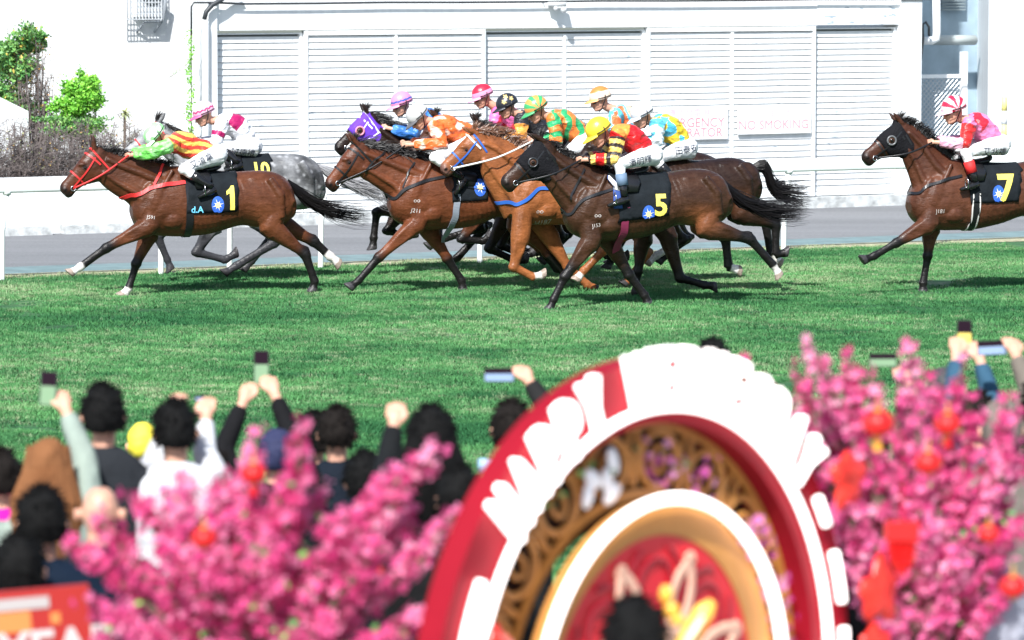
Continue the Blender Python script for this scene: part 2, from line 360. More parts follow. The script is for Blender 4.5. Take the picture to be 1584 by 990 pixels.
# pipes on the left column
def pipe(name, pts, r, lab, m=m_pipe, cat='pipe'):
    o = MB(); o.tube(pts, r, 12); return tag(o.build(name, m, None, True), lab, cat)
def Ww(px, py, off=0.0):
    v = wl(px, py, off); return wa + WD*v.x + WN*off + Vector((0,0,v.z))
pipe('drain_pipe', [Ww(318,345,-.12), Ww(318,200,-.12), Ww(318,40,-.12), Ww(317,33,-.12)], .05, 'white vertical pipe down the left column of the louvred building')
pipe('black_hose', [Ww(316,30,-.14), Ww(319,18,-.14), Ww(328,8,-.14), Ww(342,0,-.14), Ww(352,-8,-.14), Ww(370,-16,-.14)], .035, 'black hose curving out of the top of the white pipe', m_dark, 'hose')
pipe('electric_cable', [Ww(296,60,-.06), Ww(296,10,-.06), Ww(300,4,-.06), Ww(330,4,-.07)]+[Ww(x, 5.5-(x-330)*.007+(.8 if x%3 else 0), -.07) for x in range(380, 1500, 110)], .016, 'thin dark cable running along the white lintel', m_dark, 'cable')
# lamp bracket at the top edge
o = MB(); c = Ww(862,8,-.12); o.box(c-Vector((.14,.06,.02)), c+Vector((.14,.08,.05))); o.ball(c+Vector((.10,-.05,-.07)), .05, 12); o.ball(c+Vector((-.02,-.05,-.05)), .04, 12); o.tube([c+Vector((-.2,0,.03)), c+Vector((-.3,.05,.12))], .01, 6)
tag(o.build('floodlight', mat('lamp_grey', (.45,.47,.48), .5), None, True), 'small grey twin lamp fixed high on the lintel', 'lamp')
# ---- right side: recess, gate, pipes, far column
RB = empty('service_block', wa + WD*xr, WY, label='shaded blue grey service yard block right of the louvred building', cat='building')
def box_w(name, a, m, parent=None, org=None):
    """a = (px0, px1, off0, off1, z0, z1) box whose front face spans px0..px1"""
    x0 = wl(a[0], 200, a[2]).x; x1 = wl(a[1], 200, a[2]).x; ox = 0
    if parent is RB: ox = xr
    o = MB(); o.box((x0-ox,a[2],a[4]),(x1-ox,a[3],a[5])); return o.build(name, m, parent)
box_w('wall', (1400,1520,3.0,3.2,-.1,7.0), m_recess_shade, RB)
mb = MB(); x0 = wl(1510,200,3.0).x-xr; x1 = wl(1552,200,.2).x-xr
mb.add([(x0,2.995,-.1),(x0+.2,3.2,-.1),(x1+.2,.3,-.1),(x1,.2,-.1),(x0,2.995,7),(x0+.2,3.2,7),(x1+.2,.3,7),(x1,.2,7)],[(0,3,2,1),(4,5,6,7),(0,1,5,4),(1,2,6,5),(2,3,7,6),(3,0,4,7)]); mb.build('side_wall', m_wall, RB)
box_w('front_wall', (1552,1750,.15,.6,-.1,7.0), m_wall, RB)
mb = MB(); a_ = wl(1455,10,2.9); b_ = wl(1492,10,2.9); z_ = wl(1470,16,2.9).z
for k in range(9): mb.box((a_.x-xr,2.86,z_+k*.05),(b_.x-xr,2.93,z_+k*.05+.025))
mb.build('vent_grille', mat('grille_grey',(.22,.27,.29),.6), RB)
mb = MB(); mb.tube([Vector((wl(1440,62,2.5).x-xr,2.5,wl(1440,62,2.5).z)), Vector((wl(1508,66,2.5).x-xr,2.5,wl(1508,62,2.5).z))], .085, 14); mb.build('duct', mat('duct_grey',(.45,.5,.5),.5), RB, True)
pipe('downpipe', [Ww(1426,63,.5), Ww(1442,63,.5), Ww(1448,60,.5), Ww(1449,50,.5), Ww(1448,-30,.5)], .065, 'thick white elbow pipe hanging in the shaded recess')
pipe('loose_cable', [Ww(1424,95,.3), Ww(1428,60,.3), Ww(1427,38,.3), Ww(1432,34,.3), Ww(1437,42,.3), Ww(1437,56,.3)], .02, 'dark cable loop beside the thick white elbow pipe', m_dark, 'cable')
G = empty('chain_link_gate', wa + WD*xr, WY, label='chain link gate with white metal frame in the recess', cat='gate')
mb = MB(); gx0 = wl(1415,200,1.0).x-xr; gx1 = wl(1490,200,1.0).x-xr; gz = wl(1450,118,1.0).z; gp = wl(1490,80,1.0).z
mb.box((gx0,.98,gz-.03),(gx1-.05,1.03,gz+.03)); mb.box((gx1-.05,.96,0),(gx1+.05,1.05,gp)); mb.box((gx0,.98,.05),(gx1-.05,1.03,.12)); mb.build('frame', m_pipe, G)
mb = MB(); mb.tube([(gx0,1.1,.2),(gx1-.05,1.1,gz-.45)], .03, 6)
k = gx0-2.4
while k < gx1:
    for sgn in (1,-1):
        p = []
        for j in range(2):
            x = k + j*gz; p.append(x)
        a0 = max(gx0, k); a1 = min(gx1-.08, k+gz)
        if a1 > a0:
            z0 = (a0-k) if sgn > 0 else gz-(a0-k); z1 = (a1-k) if sgn > 0 else gz-(a1-k)
            mb.tube([(a0,1.0,z0),(a1,1.0,z1)], .007, 4)
    k += .085
mb.build('wire_mesh', mat('galvanised',(.5,.53,.55),.4,.5), G)
# striped post at the far right
P_ = ground(1552, 322); Pr = empty('marker_post', P_, 0, label='yellow and white striped post behind the rail at right', cat='post')
for k in range(8):
    mb = MB(); z = k*.22; mb.tube([(0,0,z),(0,0,z+.22)], .045, 10); mb.build('band', mat('post_yellow',(.85,.75,.25),.5) if k % 2 else m_pipe, Pr, True)
# ---- left side: low wall, kerb stones, terrace wall, rear building
def wall_thing(name, a, m, lab, cat='wall'):
    o = box_w(name, a, m); o.location = wa; o.rotation_euler = (0,0,WY); return tag(o, lab, cat)
xlow = .80
o = wall_thing('low_wall', (-260,300,-.02,.18,-.05,xlow), m_wall, 'low white boundary wall under the bare hedge')
mb = MB()
for px in (38, 70, 150, 190):
    x = wl(px, 320, -.02).x; mb.add([(x-.006,-.023,.1),(x+.006,-.023,.1),(x-.05+.006,-.023,xlow-.05),(x-.05-.006,-.023,xlow-.05)], [(0,1,2,3)])
j_ = mb.build('wall_joint', mat('joint_grey',(.5,.52,.54),.8), o)
for px0, px1, lab in ((-150,-40,'weathered concrete kerb block outside the low wall, cut by the left picture edge'),(-34,80,'weathered concrete kerb block at the left below the rail'),(101,215,'weathered concrete kerb block behind the leading horse head'),(222,300,'weathered concrete kerb block behind the leading horse chest')):
    wall_thing('kerb_block', (px0,px1,-.30,-.06,-.04,.115), m_conc, lab, 'kerb block')
wall_thing('rear_building', (-420,330,4.2,6,-.1,8), m_wall, 'tall plain white building behind the shrubs', 'building')
# terrace behind hedge, stepped
x0 = wl(-260,170,1.6).x; x1 = wl(44,170,1.6).x
mb = MB(); mb.add([(x0,1.6,-.05),(x1,1.6,-.05),(x1,1.9,-.05),(x0,1.9,-.05),(x0,1.6,wl(0,130,1.6).z),(x1-.45,1.6,wl(0,150,1.6).z),(x1-.45,1.9,wl(0,150,1.6).z),(x0,1.9,wl(0,130,1.6).z),(x1,1.6,wl(40,172,1.6).z),(x1,1.9,wl(40,172,1.6).z)],
      [(0,1,8,5,4),(3,7,6,9,2),(4,5,6,7),(5,8,9,6),(1,2,9,8),(0,4,7,3),(0,3,2,1)])
o = mb.build('terrace_wall', m_wall); o.location = wa; o.rotation_euler = (0,0,WY); tag(o, 'white sloping planter wall at the far left', 'wall')
# air conditioner cage
A = empty('air_conditioner', wa, WY, label='air conditioner in a white wire cage high on the rear building', cat='air conditioner')
def wrec(px0, py0, px1, py1, off): a = wl(px0,py1,off); b = wl(px1,py0,off); return a.x, b.x, a.z, b.z
x0,x1,z0,z1 = wrec(186,-40,250,30,3.95)
mb = MB(); 
for k in range(14):
    x = x0+(x1-x0)*k/13; mb.box((x-.006,3.95,z0),(x+.006,3.962,z1)); 
for k in range(9):
    z = z0+(z1-z0)*k/8; mb.box((x0,3.946,z-.006),(x1,3.958,z+.006))
mb.build('cage', mat('cage_wire',(.6,.63,.66),.5), A)
x0,x1,z0,z1 = wrec(212,-40,249,26,4.0); mb = MB(); mb.box((x0,4.0,z0),(x1,4.19,z1)); u = mb.build('unit', m_pipe, A)
mb = MB(); c = Vector(((x0+x1)/2+.05,3.985,(z0+z1)/2)); mb.tube([c, c+Vector((0,.005,0))], .17, 24); mb.build('fan', mat('fan_dark',(.1,.12,.13),.6), A)
mb = MB(); q = wl(222,36,4.0); r_ = wl(215,50,4.1); mb.tube([(q.x,4.0,q.z),(r_.x,4.19,r_.z)], .02, 6); q = wl(250,34,4.0); r_ = wl(242,50,4.1); mb.tube([(q.x,4.0,q.z),(r_.x,4.19,r_.z)], .02, 6); q2=wl(257,-5,4.0); mb.tube([(q.x,4.0,q.z),(q2.x,4.0,q2.z)], .03, 6)
mb.tube([(q.x,4.0,q.z),(wl(222,36,4.0).x,4.0,q.z)], .015, 6); mb.build('bracket', mat('bracket_grey',(.3,.33,.36),.5), A)
# ---------------------------------------------------------------- shrubs (real twigs and leaves)
m_twig = mat('dry_twig', (.15,.125,.118), .9, var=.3, vscale=4)
m_bark = mat('bark', (.14,.10,.07), .9, var=.3, vscale=10)
def leafmat(n, c, c2):
    def f(N, L, b):
        g = N.new('ShaderNodeNewGeometry'); r = N.new('ShaderNodeValToRGB'); r.color_ramp.elements[0].color = (*c,1); r.color_ramp.elements[1].color = (*c2,1)
        L.new(g.outputs['Random Per Island'], r.inputs[0]); L.new(r.outputs[0], b.inputs['Base Color']); b.inputs['Roughness'].default_value = .5
    return node_mat(n, f)
m_lf1 = leafmat('bright_leaf', (.10,.38,.03), (.28,.60,.07)); m_lf2 = leafmat('dark_leaf', (.05,.20,.06), (.22,.42,.10)); m_lf3 = leafmat('dull_leaf', (.16,.20,.10), (.35,.36,.16))
m_lf4 = leafmat('rust_leaf', (.35,.14,.06), (.45,.33,.08))
def leaf(mb, p, r, rnd, n=None):
    d = Vector((rnd.gauss(0,1),rnd.gauss(0,1),rnd.gauss(0,.7))); d.normalize(); q = d.orthogonal().normalized(); q = Quaternion(d, rnd.uniform(0,6.28)) @ q
    a = p; b = p+d*r*.5+q*r*.32; c = p+d*r; e = p+d*r*.5-q*r*.32
    mb.add([a,b,c,e], [(0,1,2,3)])
def shrub(name, base, blobs, leafm, nleaf, nstem, rnd, label, lr=.05, cat='shrub', twigs=0, extra=None, group=None):
    """base world point; blobs = [(centre world, radii)]; stems reach each blob, leaves fill it unevenly"""
    root = empty(name, base, 0, label=label, cat=cat, group=group); B0 = Vector(base)
    st = MB(); lf = MB(); ex = MB()
    for (c, r) in blobs:
        c = Vector(c)-B0; r = Vector(r)
        for k in range(nstem):
            e = c + Vector((rnd.gauss(0,.4)*r.x, rnd.gauss(0,.4)*r.y, rnd.gauss(.2,.5)*r.z)); s0 = Vector((rnd.gauss(0,.05)+c.x*.25, rnd.gauss(0,.05)+c.y*.25, 0))
            m_ = s0.lerp(e,.5)+Vector((rnd.gauss(0,.06),rnd.gauss(0,.06),rnd.gauss(0,.05))); st.tube([s0,m_,e], [.014,.01,.004], 5)
            for j in range(twigs):
                a = s0.lerp(m_, rnd.random()) if rnd.random() < .3 else m_.lerp(e, rnd.random()); d = Vector((rnd.gauss(0,1),rnd.gauss(0,.6),rnd.gauss(.5,.8))).normalized()*rnd.uniform(.08,.26)
                mm = a+d*.5+Vector((rnd.gauss(0,.02),rnd.gauss(0,.02),rnd.gauss(0,.02))); st.tube([a,mm,a+d],[.005,.0035,.0015],4)
                for q in range(3):
                    f0 = mm+ (a+d-mm)*rnd.random(); st.tube([f0, f0+Vector((rnd.gauss(0,.04),rnd.gauss(0,.04),rnd.gauss(.02,.04)))],[.0025,.001],3)
        cl = [Vector((rnd.gauss(0,.45),rnd.gauss(0,.45),rnd.gauss(0,.45))) for _ in range(16)]
        for k in range(nleaf):
            u = rnd.choice(cl)+Vector((rnd.gauss(0,.19),rnd.gauss(0,.19),rnd.gauss(0,.19)))
            p = c+Vector((u.x*r.x,u.y*r.y,u.z*r.z)); leaf(ex if (extra and rnd.random() < extra[1]) else lf, p, rnd.uniform(.6,1.2)*lr, rnd)
    st.build('stems', m_bark if not twigs else m_twig, root)
    if lf.v: lf.build('foliage', leafm, root)
    if ex.v: ex.build('old_leaves', extra[0], root)
    return root
rnd = random.Random(11)
def Wg(px, off): v = wl(px, 300, off); p = wa+WD*v.x+WN*off; p.z = 0; return p
# the bare hedge: individual bushes along the low wall
labs = ['bare grey hedge bush at the left picture edge','second bare hedge bush from the left picture edge','bare hedge bush below the sloping planter wall','bare hedge bush behind the leading horse face','bare hedge bush beside the palm tuft','bare hedge bush under the bright green shrub']
for i, px in enumerate((-14, 30, 75, 118, 160, 205)):
    b = Wg(px, .55); h = Ww(px, 222, .55)
    shrub('hedge_bush', b, [(h+Vector((0,0,.04)), (.34,.22,.26)), (h+Vector((.02,0,-.28)), (.30,.2,.18))], m_lf3, 70, 17, rnd, labs[i], .035, 'hedge', twigs=34, extra=(m_lf4,.3), group='bare hedge bushes along the low wall')
b = Wg(10, 2.2); shrub('leafy_shrub', b, [(Ww(12,160,2.2),(.42,.3,.30)),(Ww(8,75,2.2),(.38,.3,.30)),(Ww(22,105,2.2),(.34,.3,.30)),(Ww(52,68,2.2),(.16,.2,.16))], m_lf2, 3000, 4, rnd, 'tall dark green shrub with yellow flecks at the far left', .07, extra=(mat('yellow_leaf',(.6,.42,.08),.6),.06))
b = Wg(62, 1.9); shrub('dry_shrub', b, [(Ww(60,100,1.9),(.24,.2,.34)),(Ww(72,150,1.9),(.16,.2,.30)),(Ww(40,125,1.9),(.2,.2,.3))], m_lf4, 60, 14, rnd, 'dry grey twiggy shrub between the two green shrubs', .04, twigs=16)
b = Wg(122, 1.5); shrub('leafy_shrub', b, [(Ww(125,200,1.5),(.38,.26,.22)),(Ww(122,146,1.5),(.33,.26,.24)),(Ww(110,165,1.5),(.24,.2,.18)),(Ww(142,150,1.5),(.16,.2,.24))], m_lf1, 3600, 3, rnd, 'bright green dense shrub against the white rear building', .058)
b = Wg(105, 1.3); shrub('leafy_shrub', b, [(Ww(85,190,1.3),(.34,.2,.10)),(Ww(130,188,1.3),(.34,.2,.08))], m_lf2, 900, 5, rnd, 'low thin green shrub behind the bare hedge', .05, twigs=6)
# small palm tuft
def palm(px, py, off, lab):
    b = Wg(px, off); root = empty('palm_tuft', b, 0, label=lab, cat='palm'); top = Ww(px, py, off)-b
    mb = MB(); mb.tube([(0,0,0), top], [.03,.02], 7); mb.build('trunk', m_bark, root)
    mb = MB()
    for k in range(26):
        a = rnd.uniform(0,6.28); el = rnd.uniform(-.3,1.2); d = Vector((math.cos(a)*math.cos(el),math.sin(a)*math.cos(el),math.sin(el)))*rnd.uniform(.1,.2); q = d.cross(Vector((0,0,1))).normalized()*.02
        mb.add([top, top+d*.5+q+Vector((0,0,.02)), top+d-Vector((0,0,.05)), top+d*.5-q+Vector((0,0,.02))], [(0,1,2,3)])
    mb.build('fronds', m_lf3, root)
palm(193, 178, .9, 'small yellowish palm tuft above the hedge')
# creeper
def vine():
    root = empty('creeper', Ww(294,345,-.10), 0, label='green creeper climbing the cable left of the white pipe', cat='creeper'); o = Vector(root.location)
    mb = MB(); mb.tube([Ww(296,y,-.08)-o for y in (345,250,150,50)], .008, 5); 
    mb.tube([Ww(293,95,-.08)-o, Ww(280,108,-.08)-o, Ww(262,120,-.08)-o], .004, 4); mb.build('stem', m_bark, root)
    mb = MB()
    for k in range(900):
        y = rnd.uniform(46,345); wv = 5 if y > 88 or y < 82 else 1
        if y < 60 and rnd.random() < .6: continue
        leaf(mb, Ww(294+rnd.gauss(0,wv*.45)+2*math.sin(y*.1), y, -.09)-o+Vector((0,rnd.uniform(-.05,.03),0)), rnd.uniform(.025,.055), rnd)
    for k in range(22):
        t = rnd.random(); leaf(mb, Ww(293-31*t, 95+25*t, -.08)-o, .03, rnd)
    mb.build('foliage', m_lf1, root)
vine()
# ================================================================ HORSES
def coatmat(N, L, b):
    tc = N.new('ShaderNodeTexCoord'); a = N.new('ShaderNodeAttribute'); a.attribute_name = 'Col'
    mp = N.new('ShaderNodeMapping'); mp.inputs['Rotation'].default_value = (0,R(25),0); mp.inputs['Scale'].default_value = (.55,1,1.4); L.new(tc.outputs['Object'], mp.inputs[0])
    def nz(sc_, det, v, ro=.6):
        n = N.new('ShaderNodeTexNoise'); n.inputs['Scale'].default_value = sc_; n.inputs['Detail'].default_value = det; n.inputs['Roughness'].default_value = ro; L.new(v, n.inputs['Vector']); return n.outputs[0]
    def rg(x, a0, a1, b0, b1):
        m = N.new('ShaderNodeMapRange'); m.inputs[1].default_value = a0; m.inputs[2].default_value = a1; m.inputs[3].default_value = b0; m.inputs[4].default_value = b1; L.new(x, m.inputs[0]); return m.outputs[0]
    big = nz(5, 5, tc.outputs['Object'], .65); fine = nz(70, 3, mp.outputs[0]); mid = nz(20, 4, mp.outputs[0], .7)
    def mul(x, y):
        m = N.new('ShaderNodeMath'); m.operation = 'MULTIPLY'; L.new(x, m.inputs[0]); L.new(y, m.inputs[1]); return m.outputs[0]
    v = mul(mul(rg(big,.3,.7,.72,1.3), rg(mid,.3,.7,.84,1.16)), rg(fine,.3,.7,.85,1.15))
    mx = N.new('ShaderNodeMix'); mx.data_type = 'RGBA'; mx.blend_type = 'MULTIPLY'; mx.inputs[0].default_value = 1; L.new(a.outputs['Color'], mx.inputs[6]); L.new(v, mx.inputs[7]); L.new(mx.outputs[2], b.inputs['Base Color'])
    L.new(rg(mid,.35,.68,.27,.52), b.inputs['Roughness']); b.inputs['Specular IOR Level'].default_value = .30
    ad = N.new('ShaderNodeMath'); ad.operation = 'MULTIPLY_ADD'; ad.inputs[1].default_value = .25; L.new(fine, ad.inputs[0]); L.new(mid, ad.inputs[2])
    bp = N.new('ShaderNodeBump'); bp.inputs['Distance'].default_value = .008; L.new(ad.outputs[0], bp.inputs['Height']); L.new(bp.outputs[0], b.inputs['Normal'])
m_coat = node_mat('horse_coat', coatmat)
m_hair = mat('black_hair', (.006,.005,.005), .45, spec=.3)
m_hair_ch = mat('chestnut_hair', (.12,.045,.018), .4); m_hair_gr = mat('grey_hair', (.30,.30,.31), .45)
m_strap_bk = mat('black_leather', (.012,.012,.014), .35); m_strap_rd = mat('red_strap', (.62,.03,.03), .45); m_strap_bl = mat('blue_strap', (.03,.13,.50), .45)
m_strap_wh = mat('white_strap', (.75,.73,.70), .5); m_strap_br = mat('brown_leather', (.07,.03,.02), .4)
m_blink = mat('blinker_cloth', (.008,.008,.010), .8, bump=.012, bscale=45, spec=.15)
m_cloth_bk = mat('black_saddlecloth', (.008,.011,.014), .85, bump=.02, bscale=9, var=.3, vscale=6, spec=.2)
m_num = mat('yellow_felt', (.85,.72,.12), .6); m_blue_em = mat('emblem_blue', (.03,.12,.55), .5); m_white_em = mat('emblem_white', (.8,.8,.8), .5)
m_eye = mat('eye_dark', (.01,.007,.005), .08); m_steel = mat('bit_steel', (.6,.6,.62), .25, 1)
m_brand = mat('freeze_brand_hair', (.55,.50,.47), .7)
YAW = R(18)
DH = Vector((math.cos(YAW), math.sin(YAW), 0)); NH = Vector((math.sin(YAW), -math.cos(YAW), 0))
class Frame:
    def __init__(s, px, py): s.o = ground(px, py); s.k = FPX/((s.o-CAM).dot(FW))   # k: pixels per metre
    def __call__(s, px, py, l=0.0):
        p = hit(px, py, s.o+NH*l, NH)-s.o; return Vector((p.dot(DH), -l, p.z))
# template profile (pixels of the leading horse); similarity-mapped onto the others
T_W, T_D = (270,254), (445,281)
T_TORSO = [((201,318),(203,336),.10),((212,292),(210,350),.19),((235,272),(230,361),.235),((262,257),(252,365),.25),((290,259),(282,366),.265),((320,264),(312,364),.285),
           ((350,267),(342,357),.285),((375,265),(372,348),.275),((400,263),(400,352),.27),((425,267),(425,352),.25),((443,277),(443,345),.21),((453,296),(453,330),.13)]
T_NECK = [((166,233),(153,281),.085),((190,239),(173,299),.095),((225,247),(198,315),.13),((262,255),(208,338),.17)]
T_HEAD = [(-.12,-.06,-.30,.10),(0,.02,-.40,.135),(.12,.045,-.50,.15),(.25,.05,-.54,.155),(.38,.05,-.52,.16),(.5,.035,-.44,.135),(.62,.02,-.35,.108),(.78,.015,-.30,.092),(.88,.02,-.30,.10),(.96,-.005,-.30,.098),(1.02,-.07,-.26,.07)]
def simi(a0, a1, b0, b1):
    za, zb = complex(*a1)-complex(*a0), complex(*b1)-complex(*b0); m = zb/za
    def f(p): q = complex(*b0)+m*(complex(*p)-complex(*a0)); return (q.real, q.imag)
    return f
def ellipse(top, bot, hw, n=24, pw=1.0, egg=0.0):
    top = Vector(top); bot = Vector(bot); c = (top+bot)/2; u = (top-bot)/2; r = []
    for k in range(n):
        a = 2*math.pi*k/n; ca, sa = math.cos(a), math.sin(a)
        r.append(c+u*(math.copysign(abs(ca)**pw, ca)) + Vector((0,1,0))*(hw*math.copysign(abs(sa)**pw, sa)*(1-egg*ca)))
    return r
def densify(secs, m=3):
    """secs: list of tuples of numbers/Vectors, catmull-rom interpolated"""
    out = []
    n = len(secs)
    for i in range(n-1):
        p0, p1, p2, p3 = secs[max(i-1,0)], secs[i], secs[i+1], secs[min(i+2,n-1)]
        for k in range(m):
            t = k/m; out.append(tuple(0.5*((2*b)+(c-a)*t+(2*a-5*b+4*c-d)*t*t+(3*b-a-3*c+d)*t**3) for a,b,c,d in zip(p0,p1,p2,p3)))
    out.append(secs[-1]); return out
class Horse:
    def __init__(H, cfg):
        H.cfg = cfg; fr = H.fr = Frame(*cfg['ref'])
        H.root = empty('racehorse', fr.o, YAW, label=cfg['label'], cat='horse', group='racehorses galloping to the left')
        mb = MB()
        tt = simi(T_W, T_D, cfg['withers'], cfg['dock']); H.tt = tt
        H.torso = [(fr(*tt(a)), fr(*tt(b)), h) for a, b, h in T_TORSO]
        if cfg.get('chest'):      # move the two chest sections
            pass
        mb.rings([ellipse(a, b, h, 26, .94, .06) for a, b, h in densify(H.torso, 3)])
        P0, M = cfg['poll'], cfg['muzzle']
        if cfg.get('neck'): nk = [(fr(*a), fr(*b), h[2]) for (a, b), h in zip(cfg['neck'], T_NECK)]
        else:
            tn = simi((146,230), T_W, P0, cfg['withers']); nk = [(fr(*tn(a)), fr(*tn(b)), h) for a, b, h in T_NECK]
        H.neck = nk
        p0 = fr(*P0); m_ = fr(*M); e1 = (m_-p0); H.L = L = e1.length; e1.normalize(); e2 = Vector((-e1.z if e1.z < 0 else e1.z, 0, 0)); 
        e2 = Vector((e1.z, 0, -e1.x)) if e1.x < 0 else Vector((-e1.z,0,e1.x))
        if e2.z < 0: e2 = -e2
        H.p0, H.e1, H.e2 = p0, e1, e2
        h0 = (H.hp(.12, .02, 0), H.hp(.20, -.5, 0), .085)
        mb.rings([ellipse(a, b, h, 22, 1.0, .12) for a, b, h in densify([h0]+nk, 3)])
        mb.rings([ellipse(H.hp(t,a,0), H.hp(t,b,0), h*L, 20, .92, -.08) for t,a,b,h in densify(T_HEAD, 3)])
        for s in (1,-1):           # cheek, brow, nostril rim, ears
            mb.ball(H.hp(.30,-.34,s*.085), (.085*L*2, .07*L, .085*L*2), 12)
            mb.ball(H.hp(.36,-.04,s*.10), (.10*L, .06*L, .05*L), 10)
            mb.ball(H.hp(.93,-.10,s*.075), (.055*L, .04*L, .05*L), 10)
            b = H.hp(-.02,.0,s*.085); ed = (H.e2*cfg.get('ear',(1,-.25))[0]+H.e1*cfg.get('ear',(1,-.25))[1]).normalized(); tip = b+ed*(.27*L)+Vector((0,-s*.02,0))
            mb.tube([b-ed*.03, b+ed*.06*L, b.lerp(tip,.5), b.lerp(tip,.85), tip], [(.030,.026),(.034,.028),(.033,.022),(.017,.012),(.004,.004)], 10)
        # muscles
        T = lambda p, l: Vector(fr(*tt(p)))+Vector((0,-l,0))
        k = 1.0
        for s in (1,-1):
            mb.ball(T((236,310), s*.13), (.17,.12,.26), 16, Matrix.Rotation(R(22),3,'Y'))
            mb.ball(T((262,338), s*.17), (.15,.09,.12), 14)
            mb.ball(T((424,302), s*.10), (.21,.15,.22), 16)
            mb.ball(T((405,328), s*.13), (.15,.12,.17), 16)
            mb.ball(T((445,318), s*.08), (.09,.10,.16), 14)
            mb.ball(T((247,322), s*.205), (.10,.05,.13), 14, Matrix.Rotation(R(-35),3,'Y'))      # triceps
            mb.ball(T((222,300), s*.16), (.06,.05,.17), 12, Matrix.Rotation(R(28),3,'Y'))         # front of the shoulder
            mb.tube([T((262,262), s*.16), T((248,285), s*.205), T((230,312), s*.19)], [.03,.028,.03], 8)   # shoulder blade ridge
            mb.tube([T((410,275), s*.20), T((425,300), s*.235), T((428,335), s*.21)], [.05,.055,.05], 10)
            mb.tube([T((436,285), s*.15), T((446,310), s*.17), T((438,332), s*.14)], [.04,.045,.03], 10)
            mb.ball(T((385,280), s*.16), (.10,.05,.06), 12)                                        # point of the hip
            mb.tube([nk[0][1].lerp(nk[0][0],.32)+Vector((0,-s*.075,0)), nk[1][1].lerp(nk[1][0],.30)+Vector((0,-s*.085,0)), nk[2][1].lerp(nk[2][0],.28)+Vector((0,-s*.115,0)), nk[3][1].lerp(nk[3][0],.25)+Vector((0,-s*.15,0))], [.028,.034,.042,.05], 10)
            mb.tube([nk[0][0].lerp(nk[0][1],.25)+Vector((0,-s*.07,0)), nk[1][0].lerp(nk[1][1],.28)+Vector((0,-s*.085,0)), nk[2][0].lerp(nk[2][1],.30)+Vector((0,-s*.11,0)), nk[3][0].lerp(nk[3][1],.30)+Vector((0,-s*.15,0))], [.03,.038,.045,.05], 10)
            mb.tube([H.hp(.45,-.22,s*.115), H.hp(.60,-.19,s*.095), H.hp(.72,-.17,s*.078)], [.012,.013,.008], 8)   # facial crest
        H.legs = []
        for lg in cfg['legs']: H.leg(mb, lg)
        if cfg.get('extra'): cfg['extra'](H, mb)
        me = skin(mb, cfg.get('voxel',.0115 if not cfg.get('hidden') else .014), 5, .5); H.relief(me); H.bvh = bvh_of(me); H.color(me)
        H.body = link('body', me, m_coat, H.root)
        H.tack()
    def relief(H, me):
        """veins, ribs and small muscle relief"""
        P = coords(me); N_ = np.array([v.normal for v in me.vertices]); d = vnoise(P*[1,1,.55]+[0,0,0], 5, 4)*.007
        v1 = np.abs(vnoise(P, 5.5, 12)); vein = (1-sstep(.0,.05,v1))*.0022; lo = (P[:,2] > .45)*(np.abs(P[:,1]) > .04)
        x0 = H.fr(*H.tt((285,300))).x; x1 = H.fr(*H.tt((370,300))).x; m = ((P[:,0] > x0)&(P[:,0] < x1)).astype(float); rib = np.cos((P[:,0]+.25*P[:,2])*math.tau/.062)*.0018*m*sstep(.10,.2,np.abs(P[:,1]))
        P += N_*(d+vein*lo+rib)[:,None]; me.vertices.foreach_set('co', P.ravel()); me.update()
    def hp(H, t, off, lat): p = H.p0+(H.e1*t+H.e2*off)*H.L; return Vector((p.x, -lat*H.L, p.z))
    def leg(H, mb, lg):
        fr = H.fr; near = lg['side']; T = lambda p, l: Vector(fr(*H.tt(p)))+Vector((0,-l,0))
        l = near*lg.get('l', .15)
        kind = lg['k']; J = [Vector(fr(x, y, l)) for x, y in lg['j']]
        if kind == 'f':
            el, kn, ft, hf = J
            sh = T((228,318), near*.12); 
            mid = el.lerp(kn,.45); up = el.lerp(kn,.86); dn = kn.lerp(ft,.16); cm = kn.lerp(ft,.55); fa = kn.lerp(ft,.9)
            path = [(sh,.125,.10),(el,.122,.095),(el.lerp(kn,.2),.108,.085),(mid,.086,.066),(up,.060,.050),(kn,.068,.058),(dn,.052,.042),(cm,.045,.034),(fa,.047,.038),(ft,.056,.047)]
            bkv = (kn-el).normalized().cross(Vector((0,1,0)))
            for sg,rr in ((1,.030),(-1,.034)): mb.tube([el.lerp(kn,.10)+bkv*sg*.055+Vector((0,-near*.045,0)), el.lerp(kn,.45)+bkv*sg*.045+Vector((0,-near*.035,0)), el.lerp(kn,.85)+bkv*sg*.022+Vector((0,-near*.02,0))],[rr,rr*1.15,.018],8)
            mb.ball(kn+Vector((-.012,0,0)), (.062,.058,.055), 10)
            H.legs.append(('f', [kn, ft, hf], lg.get('white',9), el))
            d0 = (ft-kn).normalized()
        else:
            st, hk, ft, hf = J
            hip = T((425,305), near*.09)
            mid = st.lerp(hk,.5)
            path = [(hip,.17,.14),(st.lerp(hip,.35),.155,.125),(st,.14,.115),(st.lerp(hk,.28),.115,.09),(mid,.092,.072),(st.lerp(hk,.82),.062,.05),(hk,.072,.055),(hk.lerp(ft,.15),.058,.047),(hk.lerp(ft,.5),.048,.038),(hk.lerp(ft,.88),.050,.040),(ft,.058,.048)]
            pv = (hk-st).normalized().cross(Vector((0,1,0)))
            mb.tube([st.lerp(hk,.0)+pv*.05+Vector((0,-near*.06,0)), st.lerp(hk,.4)+pv*.04+Vector((0,-near*.05,0)), st.lerp(hk,.75)+pv*.02+Vector((0,-near*.02,0))],[.045,.040,.02],8)
            g = (hk-st).normalized(); c = (ft-hk).normalized(); bk = (g-c).normalized()
            mb.ball(hk+bk*.035+(-c)*.03, (.038,.03,.045), 10)
